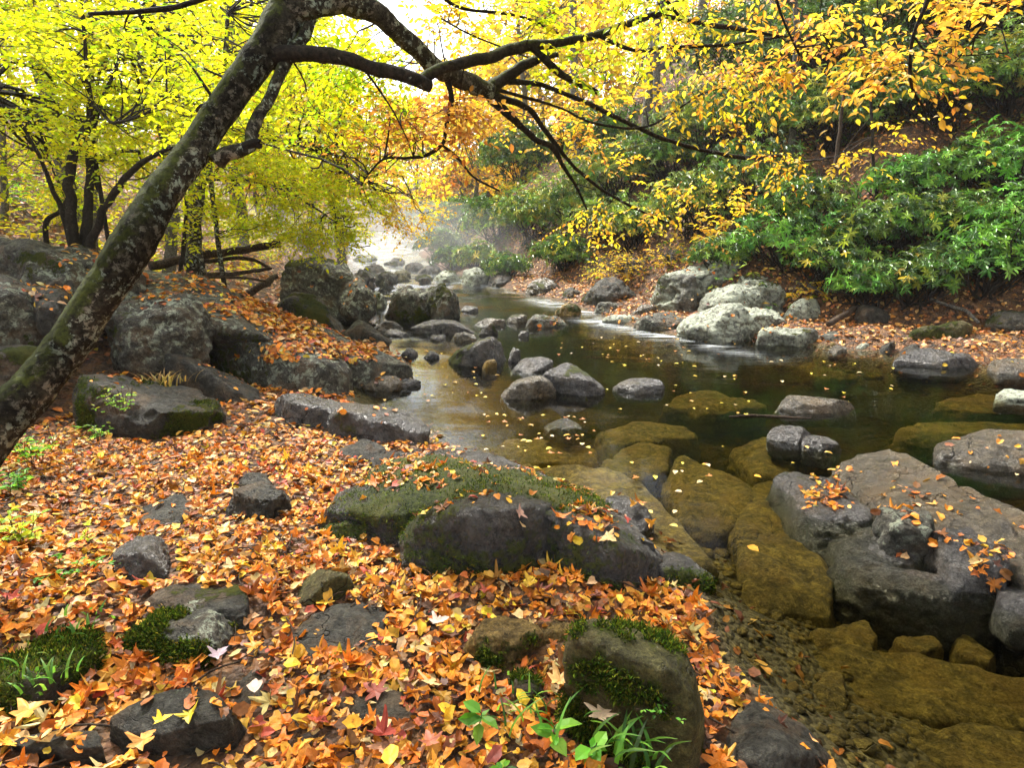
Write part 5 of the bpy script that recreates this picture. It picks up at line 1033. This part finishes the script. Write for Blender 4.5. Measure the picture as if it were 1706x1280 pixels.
RH = [(800, 452, 34, YGREEN, 'low bush on the far shore above the streaked rocks'), (755, 448, 28, GREENP, 'small dark bush at the misty water line'), (845, 462, 30, GREENP, 'low evergreen beside the slanting dead log'), (720, 395, 40, GREENP, 'dim evergreen in the mist right of the bend'), (830, 400, 50, GREENP, 'dark evergreen in the middle of the far bank'), (1010, 395, 50, YGREEN, 'green gold bush behind the twiggy bush'), (1560, 470, 40, GREENP, 'small rhododendron behind the flat grey beach rock'), (1440, 420, 50, GREENP, 'rhododendron between the leaning stem and the beach'), (1205, 452, 45, GREENP, 'rhododendron overhanging the folded grey outcrop'), (1300, 440, 60, BRIGHTG, 'bright green rhododendron touching the right of the outcrop'), (1385, 470, 55, GREENP, 'rhododendron left of the leafy beach'),
      (1445, 505, 45, BRIGHTG, 'low glossy rhododendron spreading over the dark beach rock'), (1520, 500, 50, GREENP, 'low rhododendron behind the green beach boulder'), (1650, 480, 62, BRIGHTG, 'bright rhododendron near the right edge above the beach'),
      (1740, 440, 80, BRIGHTG, 'large rhododendron cut off by the right edge'), (1160, 385, 70, YGREEN, 'yellowish green bush right of the twiggy bush'), (1250, 350, 75, GREENP, 'dark rhododendron above the pale boulder'),
      (1340, 385, 60, GREENP, 'rhododendron at the foot of the brown leaning stem'), (1515, 340, 50, BRIGHTG, 'bright green rhododendron standing out in the right middle'), (1500, 415, 60, GREENP, 'rhododendron below the bright middle one'),
      (1590, 400, 50, GREENP, 'sparse rhododendron right of the dark thin stem'), (1690, 330, 65, BRIGHTG, 'rhododendron on the slope at the right edge'), (1620, 300, 40, GREENP, 'small dark rhododendron by the shaded hollow'),
      (1110, 300, 60, GREENP, 'evergreen behind the golden sprays right of the arch'), (1190, 260, 80, YGREEN, 'tall yellow green thicket right of centre'), (1290, 250, 80, GREENP, 'dark thicket under the long thin branch'),
      (1380, 250, 70, YGREEN, 'thicket left of the shaded slope'), (1250, 150, 90, GREENP, 'upper slope thicket behind the orange leaves'), (1370, 150, 90, GREENP, 'upper slope evergreen behind the pale twisted trunk'),
      (1480, 190, 70, GREENP, 'upper slope rhododendron over the shaded hollow'), (1570, 210, 70, GREENP, 'upper slope rhododendron right of the hanging orange spray'), (1680, 190, 80, YGREEN, 'thicket at the upper right edge'),
      (1460, 70, 90, GREENP, 'evergreen near the top right'), (1580, 80, 90, YGREEN, 'mixed thicket at the top right'), (1700, 70, 90, GREENP, 'dark evergreen in the top right corner'),
      (820, 330, 55, GREENP, 'dark evergreen directly above the far shore'), (775, 395, 48, GREENP, 'dark evergreen nearest the mist on the right bank'), (870, 300, 60, GREENP, 'tall dark evergreen under the yellow sprays'),
      (890, 400, 60, YGREEN, 'grey green bush in the middle of the far bank'), (960, 380, 65, YGREEN, 'light green bush left of the twiggy bush'), (940, 450, 42, GREENP, 'low evergreen at the water line of the far bank'), (1030, 330, 65, YGREEN, 'yellow green bush behind the golden sprays'),
      (1060, 410, 55, YGREEN, 'yellow flecked bush above the dark angular boulder'), (735, 425, 30, GREENP, 'small hazy evergreen by the mist'), (1000, 260, 60, GREENP, 'dark evergreen high behind the golden sprays')]
for px, py, r_, pal, lb in RH: rhodo(lb, px, py, r_, pal)
def undergrowth(label, n, x0, x1, y0, y1, side, pal, ls, dmin):
    x = rng.uniform(x0, x1, n); y = rng.uniform(y0, y1, n); dl = seg_dist(x, y, LSp); dr = seg_dist(x, y, RSp); _, b = terrain(x, y)
    k = (b < .2) & ((dr < dl) if side else (dl < dr)) & (np.minimum(dl, dr) > dmin) & (fbm(np.c_[x, y, 0*x], .5, 2, 3.) > -.25); x, y = x[k], y[k]; z, nn = tnormal(x, y)
    g = LeafGeo(); st = np.c_[x, y, z]; dr_ = nn*.8+rng.normal(0, .6, st.shape); spray_leaves(g, st, dr_, rng.uniform(.2, .9, len(x)), 7, ls, .45, pal, .3, DIAM)
    tag(g.build('undergrowth', M['leaf']), label, 'undergrowth', kind='stuff')
undergrowth('mixed green and gold undergrowth covering the right hillside', 9000, -8, 24, 10, 34, True, GREENP+[(.3, .28, .04, 3), (.4, .22, .05, 2)], .13, 1.6)
undergrowth('golden brush on the slopes of the far bend', 9000, -30, 14, 26, 75, True, GOLD+YGREEN, .3, .8)
undergrowth('yellow undergrowth on the left hillside', 9000, -30, -3, 9, 60, False, YEL+GOLD+[(.2, .3, .04, 4)], .15, 2.2)
# twiggy bush of bare stems
def twiggy(label, px, py, rpx, n=120, pal=GOLD):
    b = surf(px, py); d = np.linalg.norm(b-[0, 0, CAMH]); R_ = rpx*d/F; root = empty('twiggy_bush', tuple(b)); tag(root, label, 'shrub')
    e = nrm(rng.normal(size=(n, 3))+[0, -.6, .3])*R_*rng.uniform(.6, 1.1, (n, 1)); e[:, 2] = np.abs(e[:, 2])*.7; P = curve_between(np.zeros((n, 3))+[0, 0, R_*.1], e, 7, .2, .08)
    tg = Geo(); tg.add(*tubes(P, np.full((n, 7), .010)*np.linspace(1.2, .4, 7), 3)); tg.build('stems', M['palebark'], root)
    g = LeafGeo(); spray_leaves(g, e*.8, nrm(e)+rng.normal(0, .4, (n, 3)), np.full(n, R_*.3), 5, .075, .5, pal, .2); g.build('foliage', M['leaf'], root)
twiggy('twiggy bush with bare pale stems over the dark angular boulder', 1035, 462, 62, 170)
twiggy('thin bare bush right of the twiggy one', 1110, 440, 45, 60)
twiggy('small golden bush above the flat topped shore rock', 1345, 490, 36, 40)
twiggy('bare golden brushwood at the misty far bend', 690, 405, 45, 110)

# ---- fallen logs on the left bank
def log(label, pts, name='fallen_log', bark='deadwood', stub=True):
    P, R = px_line(pts); g = Geo(); g.limb(P, R, 12, 8, .1, pts[0][0], .15); c = P.mean(0)
    o = g.build(name, M[bark]); return tag(o, label, 'log')
log('thick fallen log slanting up behind the yellow tree', [(250, 443, 7.8, 16), (320, 430, 8.3, 15), (400, 418, 8.8, 13), (467, 406, 9.3, 12)])
log('thin fallen branch curving below the thick log', [(340, 436, 8.6, 7), (400, 430, 8.9, 7), (430, 436, 9.1, 6), (452, 448, 9.3, 5)])
log('weathered branch lying under the curved one', [(345, 458, 8.4, 8), (400, 455, 8.7, 7), (450, 447, 9.2, 6)])
log('dark stump log end resting near the lichened boulder', [(415, 490, 8.8, 12), (440, 474, 9.0, 12), (460, 462, 9.4, 10)])
log('pale dry branch across the leaves of the left bank', [(340, 463, 8.1, 5), (390, 462, 8.2, 5), (445, 468, 8.4, 4)], 'fallen_branch')
log('bent dead branch lying on the beach leaves at the right', [(1550, 498, 9.2, 5), (1590, 512, 9.0, 6), (1612, 520, 8.8, 6), (1630, 538, 8.6, 5)], 'fallen_branch', 'palebark')
log('short mossy log leaning on the left of the beach', [(1380, 540, 9.0, 11), (1405, 525, 9.3, 10), (1428, 512, 9.6, 9)], 'fallen_log')
log('slanting dead log on the far shore beside the mist', [(848, 485, 17, 7), (868, 465, 17.5, 7), (885, 440, 18, 6)], 'fallen_log', 'palebark')
P = [PZ(640, 818, .3), PZ(665, 806, .31), PZ(687, 797, .31)]; g = Geo(); g.limb(P, [.006, .011, .008], 8, 6, .2, 3); tag(g.build('driftwood', M['palebark']), 'short bleached stick lying on leaves atop the mossy ledge', 'stick')
P = [PZ(1215, 694, .006), PZ(1260, 692, .008), PZ(1310, 695, .008), PZ(1352, 697, .006)]; g = Geo(); g.limb(P, [.006, .011, .010, .006], 8, 6, .15, 8); tag(g.build('driftwood', M['deadwood']), 'long pale stick floating in front of the flat topped rock', 'stick')

# ---- ground plants
def tuft(label, px, py, n, hgt, name='grass_tuft', pal=BRIGHTG, spread=.06, wid=.006, z=None):
    b = surf(px, py) if z is None else PZ(px, py, z); g = LeafGeo(); root_p = np.c_[rng.normal(0, spread, n), rng.normal(0, spread*.8, n), np.full(n, -.01)]
    az = rng.uniform(0, 6.3, n); ln = hgt*rng.uniform(.5, 1.2, n); col = pick(pal, n)
    s = 6; t = np.linspace(0, 1, s); out = np.c_[np.cos(az), np.sin(az), 0*az]
    Pc = root_p[:, None]+out[:, None]*(ln[:, None]*(.15*t+.5*t**2))[..., None]; Pc[..., 2] += ln[:, None]*(t-.35*t**2)*.95
    sd = np.c_[-np.sin(az), np.cos(az), 0*az]; wd = wid*(1-t**2.5)+.0004
    V = np.stack([Pc-sd[:, None]*wd[None, :, None], Pc+sd[:, None]*wd[None, :, None]], 2).reshape(-1, 3)
    idx = np.arange(n*s*2).reshape(n, s, 2); q4 = np.stack([idx[:, :-1, 0], idx[:, :-1, 1], idx[:, 1:, 1], idx[:, 1:, 0]], -1).reshape(-1, 4)
    g.add(V, np.r_[q4[:, [0, 1, 2]], q4[:, [0, 2, 3]]], np.repeat(col, s*2, 0)); o = g.build(name, M['leaf']); o.location = b; tag(o, label, 'plant'); return o
G2 = [(.12, .36, .03, 4), (.20, .45, .04, 3), (.06, .20, .02, 2)]
def seedling(label, px, py, n, hgt, lsz, name='seedling', pal=G2, z=None, spread=.05, ratio=.55):
    b = surf(px, py) if z is None else PZ(px, py, z); root = empty(name, tuple(b)); tag(root, label, 'plant')
    k = max(1, n//6); e = np.c_[rng.normal(0, spread, k), rng.normal(0, spread, k), hgt*rng.uniform(.5, 1.1, k)]; P = curve_between(e*[.3, .3, 0], e, 6, 0, .1)
    tg = Geo(); tg.add(*tubes(P, np.full((k, 6), .0016), 4)); tg.build('stem', M['moss'] if False else M['deadwood'], root)
    g = LeafGeo(); m = 6; t = rng.uniform(.4, 1, (k, m)); st = P[np.arange(k)[:, None], (t*5).astype(int)].reshape(-1, 3)
    az = rng.uniform(0, 6.3, k*m); ax = np.c_[np.cos(az), np.sin(az), rng.uniform(-.2, .5, k*m)]; Ln = lsz*rng.uniform(.6, 1.15, k*m)
    g.add(*leaves(OVAL, st, ax, np.array([0, 0, 1.])+rng.normal(0, .3, (k*m, 3)), Ln, Ln*ratio, pick(pal, k*m))); g.build('foliage', M['leaf'], root)
seedling('bright green seedling with broad leaves, leftmost at the bottom centre', 805, 1222, 6, .09, .06, z=.22)
seedling('bright green broad leaf plant cut by the bottom edge', 900, 1262, 6, .06, .075, z=.22)
seedling('round leaved seedling right of the bottom broad leaf plant', 975, 1250, 6, .06, .055, z=.22, ratio=.85)
seedling('small green seedling lowest beside the angular rock', 790, 1272, 6, .04, .05, z=.22)
tuft('green grass tuft growing at the foot of the angular rock', 1050, 1255, 34, .13, z=.22, spread=.05)
tuft('arching grass blades between the seedlings', 905, 1200, 12, .14, z=.24, wid=.004)
tuft('thin grass on the buried mossy stone', 860, 1165, 16, .08, z=.26, wid=.003)
seedling('feathery moss sprig on the right side of the angular rock', 1120, 1190, 40, .05, .016, z=.32, spread=.04)
seedling('fern like green plant growing on the mossy hump', 200, 690, 110, .20, .035, name='fern', z=.38, spread=.07, pal=[(.16, .36, .03, 4), (.4, .5, .04, 2)], ratio=.4)
seedling('trailing green plant below the mossy hump', 165, 735, 90, .12, .035, name='fern', z=.28, spread=.10, pal=[(.14, .34, .03, 4), (.35, .4, .04, 2)], ratio=.4)
seedling('bright green fern at the foot of the leaning trunk', 62, 770, 130, .20, .045, name='fern', z=.26, spread=.09, pal=[(.16, .40, .03, 4), (.4, .55, .04, 2)], ratio=.4)
seedling('leafy green plant at the left edge under the trunk fern', 18, 815, 80, .12, .05, name='fern', z=.24, spread=.08, ratio=.5)
seedling('yellow green clump low at the left edge', 35, 905, 90, .12, .045, z=.22, spread=.09, pal=[(.3, .52, .03, 4), (.6, .6, .04, 2)])
seedling('small bright sprig right of the yellow green clump', 145, 905, 24, .07, .035, z=.22, spread=.05, pal=[(.45, .6, .03, 4)])
seedling('dark green creeping plant beside the wet black rock', 120, 945, 70, .05, .03, z=.22, spread=.10)
tuft('short green tuft above the lichen patched rock', 135, 1035, 20, .05, z=.24, wid=.005)
tuft('grass tuft at the bottom left moss mound', 60, 1125, 24, .08, z=.34, wid=.004)
tuft('hanging dry grass under the white lichened boulder', 265, 640, 60, .16, pal=[(.35, .22, .06, 3), (.5, .36, .1, 2)], spread=.12, z=.35)
seedling('small green bush on the left hillside', 45, 350, 200, .9, .13, name='shrub', spread=.5, pal=[(.14, .40, .05, 3), (.4, .55, .04, 2)])
seedling('yellow undergrowth below the hillside shrub', 85, 375, 160, .7, .12, name='shrub', spread=.5, pal=YEL)
seedling('yellow undergrowth at the base of the bright yellow tree', 370, 430, 160, .6, .10, name='shrub', spread=.5, pal=YEL)

# ------------------------------------------------------------------ air
def box(name, lo, hi):
    V = [(x, y, z) for x in (lo[0], hi[0]) for y in (lo[1], hi[1]) for z in (lo[2], hi[2])]
    return np.array(V, float), np.array([(0, 1, 3, 2), (4, 6, 7, 5), (0, 4, 5, 1), (2, 3, 7, 6), (0, 2, 6, 4), (1, 5, 7, 3)])
def vol(name, dens, col=(.93, .95, 1), aniso=.2):
    m, nt = mat_new(name); v = N(nt, 'ShaderNodeVolumePrincipled', Density=dens, Anisotropy=aniso); v.inputs['Color'].default_value = (*col, 1)
    o = nt.nodes.new('ShaderNodeOutputMaterial'); L(nt, v.outputs[0], o.inputs['Volume']); return m
V, Fc = box('haze', (-80, -14, -4), (80, 118, 75)); tag(mesh_np('haze', V, Fc, vol('haze_air', .0005), smooth=False), kind='stuff')
D, Fi = ico(4)
mist = mesh_np('mist', D*np.array([9.5, 14, 2.2]), Fi, vol('mist_air', .018)); mist.location = (-5.5, 28, .6); mist.rotation_euler = (0, 0, .2)
tag(mist, 'white mist hanging over the cascade at the stream bend', 'mist', kind='stuff')

# ------------------------------------------------------------------ light
w = bpy.data.worlds.new('World'); sc.world = w; w.use_nodes = True; nt = w.node_tree; nt.nodes.clear()
EL, AZ = math.radians(52), math.radians(-28)           # azimuth from +Y towards +X
sky = nt.nodes.new('ShaderNodeTexSky'); sky.sky_type = 'NISHITA'; sky.sun_disc = False; sky.sun_elevation = EL; sky.sun_rotation = AZ; sky.dust_density = 3.; sky.air_density = 1.0
hs = N(nt, 'ShaderNodeHueSaturation', Saturation=.28); L(nt, sky.outputs[0], hs.inputs['Color'])
bg = nt.nodes.new('ShaderNodeBackground'); bg.inputs[1].default_value = .125; L(nt, hs.outputs[0], bg.inputs[0])
o = nt.nodes.new('ShaderNodeOutputWorld'); L(nt, bg.outputs[0], o.inputs[0])
sd = bpy.data.lights.new('sun', 'SUN'); sd.energy = 2.2; sd.angle = math.radians(9); sd.color = (1, .95, .86)
so = bpy.data.objects.new('sun', sd); C.objects.link(so)
d = Vector((math.sin(AZ)*math.cos(EL), math.cos(AZ)*math.cos(EL), math.sin(EL))); so.rotation_euler = d.to_track_quat('Z', 'Y').to_euler(); so.location = d*60
vs = sc.view_settings; sc.display_settings.display_device = 'sRGB'; vs.view_transform = 'Standard'; vs.look = 'None'; vs.gamma = 1; vs.use_curve_mapping = False; vs.exposure = 2.28
cy = sc.cycles; cy.max_bounces = 6; cy.diffuse_bounces = 3; cy.glossy_bounces = 2; cy.transmission_bounces = 2; cy.volume_bounces = 1; cy.transparent_max_bounces = 8; cy.caustics_reflective = False; cy.caustics_refractive = False
cy.use_denoising = True; cy.sample_clamp_indirect = 4
